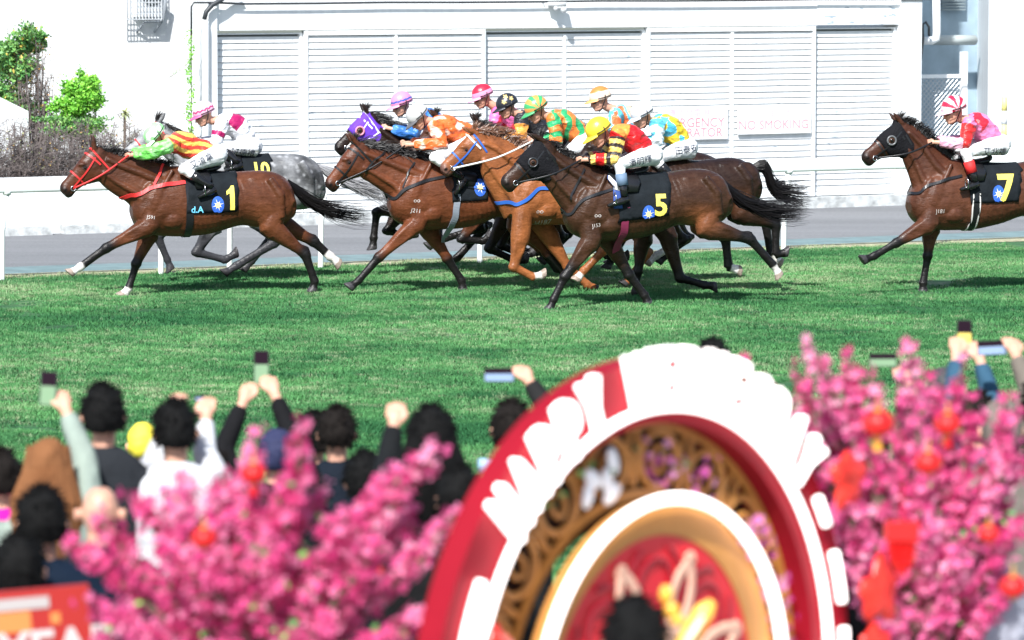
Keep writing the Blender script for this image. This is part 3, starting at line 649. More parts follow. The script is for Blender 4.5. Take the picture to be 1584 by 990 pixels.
            mb.tube([hk+bk*.05-c*.05, st.lerp(hk,.75)+bk*.05, st.lerp(hk,.45)+bk*.05],[.017,.014,.02],8)
            H.legs.append(('h', [hk, ft, hf], lg.get('white',9), st))
        dz = densify(path, 2)
        mb.tube([p[0] for p in dz], [(p[1],p[2]) for p in dz], 14, up=Vector((0,1,0)))
        # pastern + hoof
        ax = (hf-ft); n = ax.length; ax.normalize(); n = max(n, .13)
        cor = ft+ax*(n*.50); toe = ft+ax*n
        mb.tube([ft-ax*.01, ft+ax*(n*.28), cor], [(.054,.047),(.043,.038),(.052,.048)], 12, up=Vector((0,1,0)))
        # hoof: a flared block, toe edge longer than the heel
        sidev = Vector((0,1,0)); inn = ax.cross(sidev).normalized()
        fwd = inn if inn.x < 0 else -inn
        if lg.get('flip'): fwd = -fwd
        r1 = [cor+fwd*(.052*math.cos(a))+sidev*(.048*math.sin(a)) for a in (2*math.pi*i/14 for i in range(14))]
        sl = [cor+ax*(.062+.016*math.cos(a))+fwd*(.072*math.cos(a)+.016)+sidev*(.060*math.sin(a)) for a in (2*math.pi*i/14 for i in range(14))]
        mb.rings([r1, [a.lerp(b,.5) for a,b in zip(r1,sl)], sl])
        H.legs[-1] += (cor, ax)
    def color(H, me):
        P = coords(me); c = H.cfg['col']; base = np.array(c['body']); dark = np.array(c.get('dark',(.008,.007,.007)))
        n1 = vnoise(P, 2.2, 1); n2 = vnoise(P, 8, 2)
        col = np.tile(base, (len(P),1))*(1+.25*n1+.12*n2)[:,None]
        zt = max(a.z for a,b,h in H.torso); 
        belly = min(b.z for a,b,h in H.torso[3:7])
        top = sstep(zt-.22, zt+.02, P[:,2])
        if c.get('topdark'): col = mixc(col, np.array(c['topdark']), top*.7)
        if c.get('lite'):                                       # tan flanks and muzzle-side of some bays
            fl = np.array(H.fr(*H.tt((400,340)))); d = np.linalg.norm((P-fl)*[1,.3,1.4],axis=1); col = mixc(col, np.array(c['lite']), (1-sstep(.05,.35,d))*.8)
        if c.get('dapple'):
            from mathutils import noise as nz
            cell = np.array([nz.voronoi(Vector(p)*11)[0][0] for p in P]); fade = sstep(-.2,.5,n1+.0*P[:,2])
            g = .20+.26*sstep(.42,.08,cell)+.26*n1+.12*n2; rear = sstep(-.4,1.0,P[:,0]); g = g*(1-.25*rear); col = np.clip(g,.05,.55)[:,None]*np.array([1,1.02,1.05])
        for kind, pts, white, el, cor, ax in H.legs:
            pk = [tuple(el)]+[tuple(p) for p in pts]; d, par = seg_dist(P, pk); wdt = np.where(par < 1, .11, .095)
            m = (d < wdt)
            f = sstep(c.get('p0',.55), c.get('p1',.92), par)*m
            if c.get('points', True): col = mixc(col, dark, f)
            if white < 9: col = mixc(col, (.72,.68,.64), sstep(white-.05, white+.05, par)*(d < .085))
            hd = (P-np.array(cor)) @ np.array(ax); hh = (hd > .004)*(np.linalg.norm(P-np.array(cor),axis=1) < .11)
            hc = (.30,.24,.20) if white < 9 else (.045,.042,.045)
            col = mixc(col, hc, hh.astype(float))
        # head
        q = P-np.array(H.p0); t = (q @ np.array(H.e1))/H.L; off = (q @ np.array(H.e2))/H.L
        hm = (t > -.1)*(t < 1.2)*(off < .12)*(off > -.62)
        mz = c.get('muzzle', dark); col = mixc(col, np.array(mz), hm*sstep(.82,.97,t)*.85)
        nd = np.linalg.norm(np.stack([t-.945, (off+.115)*1.3, (np.abs(P[:,1])/H.L-.10)*.7],1),axis=1); col = mixc(col, (.01,.006,.006), hm*(1-sstep(.025,.055,nd)))
        col = mixc(col, (.008,.006,.006), hm*(t>.76)*(t<1.0)*(1-sstep(.006,.016,np.abs(off+.185+ (t-.8)*.1)))*.9)
        ed = np.linalg.norm(np.stack([t-.38, off+.10],1),axis=1); col = mixc(col, np.array(c.get('eye',dark)), hm*(1-sstep(.03,.085,ed))*.75)
        if c.get('blaze'):
            wz = c['blaze']; m = hm*(off > -.06)*(np.abs(P[:,1]) < wz)*(t > .15)*(t < .75); col = mixc(col, (.72,.68,.64), m.astype(float))
        # ears inside darker
        col = mixc(col, dark, (hm*0+((off > .1)*(t < .12)*(t > -.5)*(P[:,2] > H.p0.z)))*c.get('eardark',.35))
        paint(me, np.clip(col, .002, 1))
    # ---- helpers to lay things on the body
    def snap(H, p, off=.004):
        h = H.bvh.find_nearest(Vector(p)); return h[0]+h[1]*off, h[1]
    def strap(H, pts, width, m, name, thick=.005, closed=False, parent=None, off=.004, dens=.03):
        pts = [Vector(p) for p in pts]
        if closed: pts.append(pts[0])
        q = []
        for a, b in zip(pts, pts[1:]):
            k = max(1, int((b-a).length/dens)); q += [a.lerp(b, i/k) for i in range(k)]
        q.append(pts[-1]); S = [H.snap(p, off+.003) for p in q]; rs = []
        for _ in range(3):
            S = [S[0]]+[((S[i-1][0]+S[i][0]*2+S[i+1][0])/4, (S[i-1][1]+S[i][1]+S[i+1][1]).normalized()) for i in range(1,len(S)-1)]+[S[-1]]
        for i,(p,n) in enumerate(S):
            t = (S[min(i+1,len(S)-1)][0]-S[max(i-1,0)][0]).normalized(); sd = t.cross(n).normalized()
            rs.append([p+sd*width/2, p+sd*width/2+n*thick, p-sd*width/2+n*thick, p-sd*width/2])
        mb = MB(); mb.rings(rs); return mb.build(name, m, parent or H.root)
    def headring(H, t0, t1=None, gr=1.3, n=22, frac=(0,1)):
        t1 = t0 if t1 is None else t1; out = []
        for k in range(n):
            a = 2*math.pi*(frac[0]+(frac[1]-frac[0])*k/(n if frac == (0,1) else n-1)); w = (1-math.cos(a))/2; t = t0*(1-w)+t1*w
            ts = [s[0] for s in T_HEAD]; A = np.interp(t, ts, [s[1] for s in T_HEAD]); Bb = np.interp(t, ts, [s[2] for s in T_HEAD]); hw = np.interp(t, ts, [s[3] for s in T_HEAD])
            c = (A+Bb)/2; u = (A-Bb)/2
            out.append(H.hp(t, c+u*math.cos(a)*gr, hw*math.sin(a)*gr))
        return out
    def patch(H, grid, name, m, thick=.008, off=.004, parent=None, closed=False):
        """grid[i][j] guide points snapped to the body -> a thick sheet"""
        vs = []; ni, nj = len(grid), len(grid[0])
        for r in grid:
            for p in r: q, n = H.snap(p, off); vs.append((q, n))
        V = [q for q,n in vs]+[q+n*thick for q,n in vs]; F = []; o = ni*nj
        for i in range(ni-1):
            for j in range(nj-1 if not closed else nj):
                a, b, c, d = i*nj+j, i*nj+(j+1)%nj, (i+1)*nj+(j+1)%nj, (i+1)*nj+j
                F.append((o+a,o+b,o+c,o+d)); F.append((d,c,b,a))
        for i in range(ni-1):
            if not closed:
                for j in (0,nj-1): F.append((i*nj+j,(i+1)*nj+j,o+(i+1)*nj+j,o+i*nj+j))
        for j in range(nj-1 if not closed else nj):
            j2 = (j+1)%nj
            for i in (0,ni-1): F.append((i*nj+j,i*nj+j2,o+i*nj+j2,o+i*nj+j))
        mb = MB(); mb.add(V, F); return mb.build(name, m, parent or H.root, True)
    def tack(H):
        c = H.cfg; fr = H.fr; m = c.get('strap', m_strap_bk)
        # eyes
        if not c.get('hidden'):
            for s in (1,-1):
                mb = MB(); p, n = H.snap(H.hp(.38,-.10,s*.2), -.008); mb.ball(p, .020, 12); mb.build('eye', m_eye, H.root, True)
        H.mane(); H.tail()
        if c.get('hidden'): return
        sw = .022
        b = H.strap(H.headring(.02,.10), sw, m, 'bridle', closed=True)
        H.strap(H.headring(.60,.63), sw*.9, m, 'noseband', closed=True, parent=b)
        H.strap(H.headring(.15,.13,frac=(-.28,.28)), sw, m if not c.get('brow') else c['brow'], 'browband', parent=b)
        for s in (1,-1):
            H.strap([H.hp(.10,-.12,s*.22), H.hp(.45,-.18,s*.22), H.hp(.80,-.21,s*.16)], sw*.8, m, 'cheekpiece', parent=b)
            mb = MB(); p, n = H.snap(H.hp(.82,-.22,s*.15), .008)
            mb.tube([p+Vector((math.cos(a)*.028,0,math.sin(a)*.028)) for a in (math.tau*i/14 for i in range(15))], .006, 6); mb.build('bit_ring', m_steel, b, True)
        if c.get('hood'): H.hood(*c['hood'])
        # saddlecloth
        if c.get('cloth'):
            (x0t,y0t),(x1t,y1t),(x1b,y1b),(x0b,y0b) = c['cloth']; grid = []
            for i in range(17):
                f = i/16; A = fr(x0t+(x1t-x0t)*f, y0t+(y1t-y0t)*f, 0); Bt = fr(x0b+(x1b-x0b)*f, y0b+(y1b-y0b)*f, .25); row = []
                for j in range(33):
                    g = (j-16)/16; s = 1 if g >= 0 else -1; a = abs(g)
                    x = A.x+(Bt.x-A.x)*a; zt = A.z+.10; 
                    if a < .25: q = Vector((x, -s*a/.25*.26, zt))
                    else: q = Vector((x, -s*.34, zt+(Bt.z-zt)*(a-.25)/.75))
                    row.append(q)
                grid.append(row)
            cl = H.patch(grid, 'saddlecloth', m_cloth_bk, .010, .006); H.cloth = cl
            cb = bvh_of(cl.data); H.cb = cb
            if c.get('number'):
                t, x, y, hpx = c['number']; one = H.shape([[(-.10,-.5),(.10,-.5),(.10,.5),(-.02,.5),(-.10,.38)],[(-.10,.38),(-.10,.20),(-.24,.12),(-.24,.28)]]) if t == '1' else None
                H.decal(t, x, y, hpx, m_num, 'number', cb, cl, bold=.03, me=one)
            if c.get('emblem'):
                x, y = c['emblem']; H.emblem(x, y, cb, cl)
            # saddle
            (sx, sy) = c.get('saddle', (x0t+28, y0t-1)); mb = MB(); s0 = fr(sx, sy); s0.z += .03
            mb.rings([ellipse(s0+Vector((dx,0,dz)), s0+Vector((dx,0,dz-.07)), hw, 14) for dx,dz,hw in ((-.20,.05,.05),(-.15,.045,.10),(0,.0,.13),(.14,.02,.12),(.20,.05,.06))])
            for s in (1,-1): mb.tube([s0+Vector((-.05,-s*.12,-.02)), s0+Vector((-.08,-s*.25,-.12)), s0+Vector((-.08,-s*.28,-.24))], [(.10,.012),(.12,.012),(.08,.010)], 10, up=Vector((0,1,0)))
            mb.build('saddle', m_strap_bk, H.root, True)
        if c.get('girth'):
            (xa,ya),(xb,yb),gm,gw = c['girth']; A = fr(xa,ya,.27); Bb = fr(xb,yb,.15); ring = []
            for k in range(24):
                a = math.pi*k/23; x = A.x+(Bb.x-A.x)*math.sin(a)
                z = A.z+(Bb.z-.15-A.z)*math.sin(a); ring.append(Vector((x, -.33*math.cos(a), z)))
            H.strap(ring, gw, gm, 'girth', .008)
            if c.get('girth2'):
                for dx in (-1,1):
                    H.strap([p+Vector((dx*gw*.5,0,0)) for p in ring], .014, c['girth2'], 'girth_edge', .011)
        if c.get('breast'):
            pts, bm_, bw = c['breast']; P = [fr(x,y,.25) for x,y in pts]; Q = [Vector((p.x,-p.y,p.z)) for p in P[::-1]]
            mid = P[-1].copy(); mid = Vector((P[-1].x-.06, 0, P[-1].z-.02))
            H.strap(P+[mid]+Q, bw, bm_, 'breastplate', .008)
        if c.get('brand'):
            for t, x, y, hpx, rot in c['brand']: H.decal(t, x, y, hpx, m_brand, 'brand_mark', H.bvh, H.body, bold=0, rot=rot, off=.0025)
        if c.get('extras'): c['extras'](H)
    def decal(H, text, px, py, hpx, m, name, bvh, parent, bold=.02, rot=0, off=.004, me=None, sub=.02, asp=1.0):
        me = me or text_mesh(text, 1.0, bold=bold); P = coords(me); ce = H.fr(px, py, .27); k = (hpx/H.fr.k)/(P[:,1].max()-P[:,1].min())
        P[:,:2] -= (P[:,:2].max(0)+P[:,:2].min(0))/2; P *= k; P[:,0] *= asp
        bm = bmesh.new(); vv = [bm.verts.new((p[0],p[1],0)) for p in P]
        for q in me.polygons:
            try: bm.faces.new([vv[i] for i in q.vertices])
            except ValueError: pass
        for _ in range(5):
            e = [x for x in bm.edges if x.calc_length() > sub*1.5]
            if not e: break
            bmesh.ops.subdivide_edges(bm, edges=e, cuts=1); bmesh.ops.triangulate(bm, faces=bm.faces)
        cr, sr = math.cos(R(rot)), math.sin(R(rot)); bad = []
        for v in bm.verts:
            x, z = v.co.x*cr-v.co.y*sr, v.co.x*sr+v.co.y*cr
            o = Vector((ce.x+x, -1.5, ce.z+z)); h = bvh.ray_cast(o, Vector((0,1,0)))
            v.co = (h[0]+h[1].normalized()*off*(1 if h[1].y < 0 else -1)+Vector((0,-off*.5,0))) if h[0] else Vector((o.x,-.3,o.z))
            if not h[0]: bad.append(v)
        bmesh.ops.delete(bm, geom=bad, context='VERTS')
        me2 = bpy.data.meshes.new(name); bm.to_mesh(me2); bm.free(); bpy.data.meshes.remove(me); return link(name, me2, m, parent, False)
    def shape(H, polys):
        me = bpy.data.meshes.new('s'); vs = []; fs = []
        for p in polys: b = len(vs); vs += [(x,y,0) for x,y in p]; fs.append(tuple(range(b, b+len(p))))
        me.from_pydata(vs, [], fs); return me
    def emblem(H, x, y, bvh, parent):
        e = H.decal('', x, y, 27, m_blue_em, 'emblem', bvh, parent, me=H.shape([[(math.cos(a)*.8, math.sin(a)*1.1) for a in (math.tau*i/20 for i in range(20))]]), off=.003)
        st = []
        for i in range(8):
            a = math.tau*i/8+.3; r = 1.25 if i % 2 == 0 else .95
            st.append([(math.cos(a-.22)*.45,math.sin(a-.22)*.45),(math.cos(a)*r,math.sin(a)*r),(math.cos(a+.22)*.45,math.sin(a+.22)*.45)])
        H.decal('', x, y, 19, m_white_em, 'emblem_star', bvh, e, me=H.shape(st), off=.005)
        H.decal('', x, y, 8.5, mat('emblem_cream',(.8,.72,.35),.5), 'emblem_disc', bvh, e, me=H.shape([[(math.cos(a), math.sin(a)) for a in (math.tau*i/16 for i in range(16))]]), off=.0065)
    def hood(H, m, t0, t1, cup, swirl=None):
        rows = []; n = 28
        for i in range(11):
            t = t0+(t1-t0)*i/10; rows.append(H.headring(t, t+.02, 1.25, n))
        h = H.patch(rows, 'hood', m, .007, .003, closed=True)
        for s in (1,-1):
            p, n_ = H.snap(H.hp(.38,-.12,s*.24), .012); mb = MB(); q = n_.orthogonal().normalized(); r_ = n_.cross(q)
            mb.tube([p+(q*math.cos(a)+r_*math.sin(a))*.050+n_*.006 for a in (math.tau*i/20 for i in range(21))], .012, 8); mb.build('eye_cup', cup, h, True)
            mb = MB(); mb.tube([p-n_*.002, p+n_*.006], [.040,.040], 16); mb.build('eye_opening', mat('hood_opening',(.05,.022,.012),.5), h, True)
            mb = MB(); mb.ball(p+n_*.006, .021, 12); mb.build('eye', m_eye, h, True)
    def strand_bundle(H, name, m, roots, dirf, n, seed, width=.0045):
        rnd = random.Random(seed); mb = MB()
        for i in range(n):
            pts = dirf(rnd); k = len(pts); mb.tube(pts, [width*(1-.85*(j/(k-1))**1.5) for j in range(k)], 3)
        me = mb.mesh(name); return link(name, me, m, H.root, False)
    def mane(H):
        c = H.cfg; m = c.get('hair', m_hair); ln = c.get('mane', .20)
        crest = [H.hp(.02,.02,0)]+[a for a,b,h in H.neck]; blow = Vector(c.get('blow',(.75,0,.18))).normalized()
        def f(rnd):
            u = rnd.random()**.9*(len(crest)-1.02); i = int(u); r = crest[i].lerp(crest[i+1], u-i)-Vector((0,0,.025)); sd = rnd.gauss(0,.3)
            d = (blow+Vector((rnd.gauss(0,.15), sd*.55-.12, rnd.gauss(0,.22)))).normalized(); L_ = ln*rnd.uniform(.5,1.25); w_ = rnd.gauss(0,.03)
            r = r+Vector((0,rnd.gauss(0,.018),0))
            return [r, r+d*L_*.3+Vector((0,0,.03)), r+d*L_*.65+Vector((0,w_,.02)), r+d*L_+Vector((w_,w_,-.03))]
        H.strand_bundle('mane', m, None, f, c.get('nmane',520), hash(c['poll']) % 1000, .006)
        def g(rnd):                                   # forelock
            r = H.hp(.0,.03,rnd.gauss(0,.04)); d = (-H.e1*.2+H.e2*.5+Vector((.6,0,.2))+Vector((rnd.gauss(0,.2),rnd.gauss(0,.25),rnd.gauss(0,.2)))).normalized(); L_ = .13*rnd.uniform(.5,1.2)
            return [r, r+d*L_*.5+Vector((0,0,.02)), r+d*L_]
        H.strand_bundle('forelock', m, None, g, 90, 5, .005)
    def tail(H):
        c = H.cfg
        if not c.get('tail'): return
        P = [H.fr(x,y) for x,y in c['tail']]; m = c.get('tailhair', c.get('hair', m_hair)); sp = c.get('spread', .10); n = len(P)
        dz = [p[0] for p in densify([(p,) for p in P], 4)]
        N_ = len(dz)
        def f(rnd):
            a = rnd.uniform(0, math.tau); r0 = math.sqrt(rnd.random()); fr_ = rnd.uniform(.45,1.08); out = []; r2 = r0*rnd.uniform(.5,1.5); a2 = a+rnd.gauss(0,.5); cu = rnd.gauss(0,.05)
            K = 9
            for k in range(K):
                u = k/(K-1)*min(fr_,1)*(N_-1.001); i = int(u); p = dz[i].lerp(dz[min(i+1,N_-1)], u-i); g = (k/(K-1))
                w_ = .035*(1-g)*r0 + (.045*math.sin(min(1,g*1.6)*math.pi/2)+sp*g*g)*r2*fr_; aa = a+(a2-a)*g
                out.append(p+Vector((cu*g*g, w_*math.cos(aa)*.8, w_*math.sin(aa)+cu*g*math.sin(6*g))))
            if fr_ > 1: out.append(out[-1]+(out[-1]-out[-2])*.4)
            return out
        H.strand_bundle('tail', m, None, f, c.get('ntail',520), 9, .0055)
# ================================================================ JOCKEYS
m_skin = mat('skin', (.58,.31,.215), .45, var=.08, vscale=20, spec=.4)
m_silk = mat('silks_satin', attr=True, rough=.38, bump=.05, bscale=7, spec=.45, bstretch=(1,1,1.7))
m_breech = mat('white_breeches', (.74,.75,.76), .5, bump=.02, bscale=9, bstretch=(1,1,1.4))
m_boot = mat('patent_boot', (.012,.012,.013), .16, bump=.004, bscale=30)
m_helm = mat('helmet_cover', attr=True, rough=.35, bump=.004, bscale=24)
m_gog = mat('goggle_lens', (.03,.03,.035), .1); m_ink = mat('name_ink', (.03,.035,.06), .6)
def jockey(H, c):
    fr = H.fr; root = empty('jockey', fr.o, YAW, label=c['label'], cat='jockey', group='jockeys crouched on the racehorses')
    hr = c.get('hr', 17)*1.09/fr.k                              # helmet radius in metres
    head = Vector(fr(*c['head'])); 
    sh = c['shoulder']; hip = c['hip']; kn = c['knee']; an = c['ankle']; toe = c['toe']; hand = c['hand']; el = c['elbow']
    S = Vector(fr(*sh)); Hp = Vector(fr(*hip)); back = Vector(fr(*c['back'])) if c.get('back') else S.lerp(Hp,.45)+Vector((0,0,.10))
    neck = head+Vector((.055,0,-.05))
    f = Vector((-math.cos(R(c.get('look',25))),0,-math.sin(R(c.get('look',25))))); u = Vector((f.z,0,-f.x)); u = u if u.z > 0 else -u; sd = Vector((0,1,0))
    HM = Matrix((f, sd, u)).transposed()                   # head frame: x forward, y side, z up
    def hd(x,y,z): return head+HM@Vector((x,y,z))*(hr/.135)
    body = MB()
    body.ball(hd(.0,0,.0), (.098,.078,.10), 16, HM); body.rings([[hd(x,y*math.sin(a),z+zz*math.cos(a)) for a in (math.tau*i/12 for i in range(12))] for x,y,z,zz in ((-.06,.06,-.03,.06),(.03,.068,-.045,.085),(.075,.055,-.055,.078),(.098,.032,-.06,.055))])
    body.rings([[hd(x,y*math.sin(a),z+zz*math.cos(a)) for a in (math.tau*i/12 for i in range(12))] for x,y,z,zz in ((.0,.055,-.10,.035),(.06,.045,-.115,.03),(.092,.026,-.118,.022))])      # jaw and chin
    body.tube([hd(.09,0,-.02), hd(.112,0,-.048), hd(.122,0,-.066), hd(.098,0,-.072)], [.012,.013,.015,.010], 8)                            # nose
    for dz, rr in ((-.088,.011),(-.098,.012)): body.tube([hd(.094,-.02,dz), hd(.104,0,dz), hd(.094,.02,dz)], rr*.7, 6)                        # lips
    for s in (1,-1): body.ball(hd(-.012,s*.079,-.035), (.018,.008,.028), 8, HM)
    body.tube([hd(-.01,0,-.05), hd(-.05,0,-.12), S+Vector((.03,0,.03))], [.055,.052,.06], 12)
    body.tube([S, back-Vector((0,0,.08)), Hp], [.10,.11,.11], 14)
    silk = MB(); br = MB()
    tz = c.get('tw', 1.0)*1.14
    A = densify([(S+(head-S)*.22+Vector((0,0,-.02)),.07,.085),(S,.10*tz,.165),(S.lerp(back,.6)+Vector((0,0,-.035)),.125*tz,.19),(back+Vector((0,0,-.11)),.125*tz,.175),(back.lerp(Hp,.55)+Vector((0,0,-.05)),.12*tz,.155),(Hp+(back-Hp)*.15,.115,.145)], 3)
    silk.tube([a[0] for a in A], [(a[1],a[2]) for a in A], 18, up=Vector((0,1,0)))
    arms = []; pil = []
    for s in (1,-1):
        Sh = Vector(fr(sh[0], sh[1], s*.17))+Vector((0,0,0)); E = Vector(fr(el[0], el[1], s*.24)); Hd = Vector(fr(hand[0], hand[1], s*.09))
        if s < 0: E += Vector(c.get('farelbow',(.02,0,.03))); Hd += Vector((-.03,0,.02))
        silk.tube([Sh+Vector((.02,s*.03,0)), Sh.lerp(E,.4), E, E.lerp(Hd,.45), Hd.lerp(E,.22), Hd.lerp(E,.16)], [(.096,.084),(.088,.078),(.080,.070),(.070,.062),(.058,.050),(.036,.036)], 12)
        silk.ball(Sh, (.085,.075,.08), 12)
        body.tube([Sh, E, Hd.lerp(E,.1), Hd], [.045,.040,.027,.027], 10); arms.append([tuple(Sh), tuple(E), tuple(Hd)])
        # fist round the rein: palm + four bent fingers and a thumb
        d = (Hd-E).normalized(); dn = Vector((d.z,0,-d.x)); dn = dn if dn.z < 0 else -dn
        body.ball(Hd+d*.035, (.042,.024,.034), 10, Matrix((d, sd, -dn)).transposed())
        for k in range(4):
            b = Hd+d*(.060)+Vector((0,s*.0,0))-dn*(.026-.018*k); lf = (1,1.1,1.0,.8)[k]
            body.tube([b-d*.02+Vector((0,-s*.008,0)), b+d*.018*lf+Vector((0,-s*.006,0)), b+d*.020*lf+Vector((0,s*.020,0))+dn*.002, b-d*.006+Vector((0,s*.026,0))], [.0095,.0095,.0088,.0075], 7)
        body.tube([Hd+d*.02-dn*.024, Hd+d*.045-dn*.038+Vector((0,-s*.008,0)), Hd+d*.066-dn*.032+Vector((0,-s*.010,0))], [.012,.0105,.008], 7)
        # leg
        K = Vector(fr(kn[0], kn[1], s*.25)); An = Vector(fr(an[0], an[1], s*.31)); Te = Vector(fr(toe[0], toe[1], s*.31)); HL = Hp+Vector((0.0,-s*.09,-.0))
        if s < 0 and c.get('farleg'):
            dx, dz = c['farleg']; K += Vector((dx,0,dz)); 
        br.tube([HL+Vector((.045,0,-.01)), HL.lerp(K,.3)+Vector((0,-s*.02,.0)), HL.lerp(K,.7), K], [(.128,.115),(.105,.095),(.078,.075),(.066,.062)], 14, up=Vector((0,1,0)))
        br.ball(K, .068, 12); KA = K.lerp(An,.36); br.tube([K, KA], [.062,.055], 12)
        body.tube([HL, K, An], [.08,.045,.035], 10)
        bt = MB(); top = K.lerp(An,c.get('boottop',.30)); bt.tube([top, K.lerp(An,.5), K.lerp(An,.8), An], [(.062,.058),(.060,.055),(.044,.042),(.042,.040)], 14)
        ft = (Te-An); ft.normalize(); heel = An-ft*.05+Vector((0,0,-.045)); sole = Te+ft*.04
        bt.tube([heel, An+ft*.03+Vector((0,0,-.035)), An.lerp(Te,.6)+Vector((0,0,-.02)), sole], [(.042,.036),(.045,.04),(.034,.042),(.018,.03)], 12, up=Vector((0,1,0)))
        pil.append((bt, K, An, Te, s))
    br.ball(Hp+Vector((.035,0,-.005)), (.135,.155,.125), 18)
    me = skin(body, .007, 2, .4); link('body', me, m_skin, root)
    me = skin(silk, .0095, 3, .5); P = coords(me); N_ = np.array([v.normal for v in me.vertices])
    wr_ = 1-np.abs(vnoise(P*[1,1,1.6]+[0,0,P[:,0].mean()], 9, 3))*2; P += N_*((wr_-.4)*.013+vnoise(P,20,5)*.003)[:,None]; me.vertices.foreach_set('co', P.ravel()); me.update()
    # paint the silks: arm = how far along each sleeve (0..2) or -1 on the torso
    da = np.full(len(P), 9.0); pa = np.zeros(len(P))
    for a in arms:
        d, pr = seg_dist(P, a); m = d < da; da[m] = d[m]; pa[m] = pr[m]
    ax = [tuple(S), tuple(back-Vector((0,0,.09))), tuple(Hp)]; dt, pt = seg_dist(P, ax)
    sleeve = ((da < .095)*((np.abs(P[:,1]) > .145)|(pa > .8))*(pa > .12)).astype(float)
    along = np.array(Hp-S); along /= np.linalg.norm(along); upv = np.array([-along[2],0,along[0]]); upv = upv if upv[2] > 0 else -upv
    X = (P-np.array(S)) @ along; Z = (P-np.array(S)) @ upv
    col = c['silks'](P, X, Z, sleeve, pa); paint(me, np.clip(col,0,1)); sk_ = link('silks', me, m_silk, root)
    me = skin(br, .010, 3, .5); P = coords(me); N_ = np.array([v.normal for v in me.vertices]); P += N_*((1-np.abs(vnoise(P,10,9))*2-.5)*.005)[:,None]; me.vertices.foreach_set('co', P.ravel()); me.update(); bb = bvh_of(me); bo = link('breeches', me, m_breech, root)
    if c.get('name'):
        t, x, y, hpx, rot = c['name']; H.decal(t, x, y, hpx, m_ink, 'name_lettering', bb, bo, bold=0, rot=rot, off=.003, asp=1.05)
    for bt, K, An, Te, s in pil:
        b = bt.build('boot', m_boot, root, True)
        if c.get('cuff'):
            cm = c['cuff']; q = MB(); a0, a1 = K.lerp(An, .30), K.lerp(An, .30+cm[1]); q.tube([a0, a1], [.066,.064], 14); q.build('boot_cuff', cm[0], root, True)
        # stirrup
        q = MB(); p = An.lerp(Te,.7)+Vector((0,0,-.02)); q.tube([p+Vector((0,-.045,0)), p+Vector((0,-.04,.09)), p+Vector((0,0,.13)), p+Vector((0,.04,.09)), p+Vector((0,.045,0)), p+Vector((0,-.045,0))], .006, 6); q.build('stirrup', m_steel, b, True)
    # helmet
    hm = MB(); n = 30; rs = []
    for k in range(13):
        ph = R(6+98*k/12); rs.append([hd(.128*math.sin(ph)*math.cos(a)-.006, .108*math.sin(ph)*math.sin(a), .118*math.cos(ph)+.012) for a in (math.tau*i/n for i in range(n))])
    rs.append([head+(p-head)*.9 for p in rs[-1]]); hm.rings(rs)
    hme = hm.mesh(); bm = bmesh.new(); bm.from_mesh(hme); bmesh.ops.recalc_face_normals(bm, faces=bm.faces); bmesh.ops.subdivide_edges(bm, edges=bm.edges, cuts=2, use_grid_fill=True, smooth=.5); bm.to_mesh(hme); bm.free()
    P = coords(hme); Q = (P-np.array(head)) @ np.array(HM); Q /= (hr/.135); paint(hme, np.clip(c['cap'](Q),0,1)); ho = link('helmet', hme, m_helm, root)
    pk = MB(); top = []; bot = []
    for r0, dz, up_ in ((.118,.0,0),(.185,-.022,0),(.185,-.030,1),(.118,-.012,1)):
        pass
    g = []
    for i in range(15):
        a = R(-62+124*i/14); g.append((math.cos(a), math.sin(a)))
    vs = [hd(.122*ca-.004,.104*sa,.006) for ca,sa in g]+[hd((.122+.075*max(0,ca-.35)/.65)*ca,.108*sa,-.020) for ca,sa in g]
    vs += [v+HM@Vector((0,0,-.008)) for v in vs]; m_ = len(g); F = []
    for i in range(m_-1):
        F += [(i,i+1,m_+i+1,m_+i),(3*m_+i,3*m_+i+1,2*m_+i+1,2*m_+i),(m_+i,m_+i+1,3*m_+i+1,3*m_+i),(i+1,i,2*m_+i,2*m_+i+1)]
    pk.add(vs, F); pm = mat('peak_'+c['key'], c['peak'], .4); pk.build('peak', pm, ho, True)
    st = MB(); st.tube([hd(-.03,.112,.03), hd(-.02,.100,-.03), hd(.035,.062,-.125), hd(.045,0,-.148), hd(.035,-.062,-.125), hd(-.02,-.100,-.03), hd(-.03,-.112,.03)], .007, 6)
    st.tube([hd(.125*math.cos(a)-.006,.113*math.sin(a),.004) for a in (R(60+240*i/20) for i in range(21))], .005, 6); st.build('chin_strap', m_strap_bk, ho, True)
    gg = MB()
    for s in (1,-1): gg.ball(hd(.086,s*.033,-.030), (.022,.034,.023), 12, HM)
    gg.tube([hd(.086,.045,-.028), hd(.03,.082,-.02), hd(-.06,.085,-.0)], .008, 6); gg.tube([hd(.086,-.045,-.028), hd(.03,-.082,-.02), hd(-.06,-.085,-.0)], .008, 6)
    gg.build('goggles', m_gog, root, True)
    # reins run from the bit to the hands: they belong to the horse
    for s in (1,-1):
        Hd = Vector(fr(hand[0], hand[1], s*.09))+Vector((-.03,0,0)); b, n = H.snap(H.hp(.82,-.22,s*.15), .01)
        q = MB(); mid = b.lerp(Hd,.5)+Vector((0,-s*c.get('reinout',.10),-.03)); pts = [p[0] for p in densify([(b,),(mid,),(Hd,)],5)]; q.tube(pts, [(.011,.004)]*len(pts), 6); q.build('rein', c.get('rein', H.cfg.get('strap', m_strap_bk)), H.root, True)
    if c.get('extra'): c['extra'](H, root, fr)
    return root
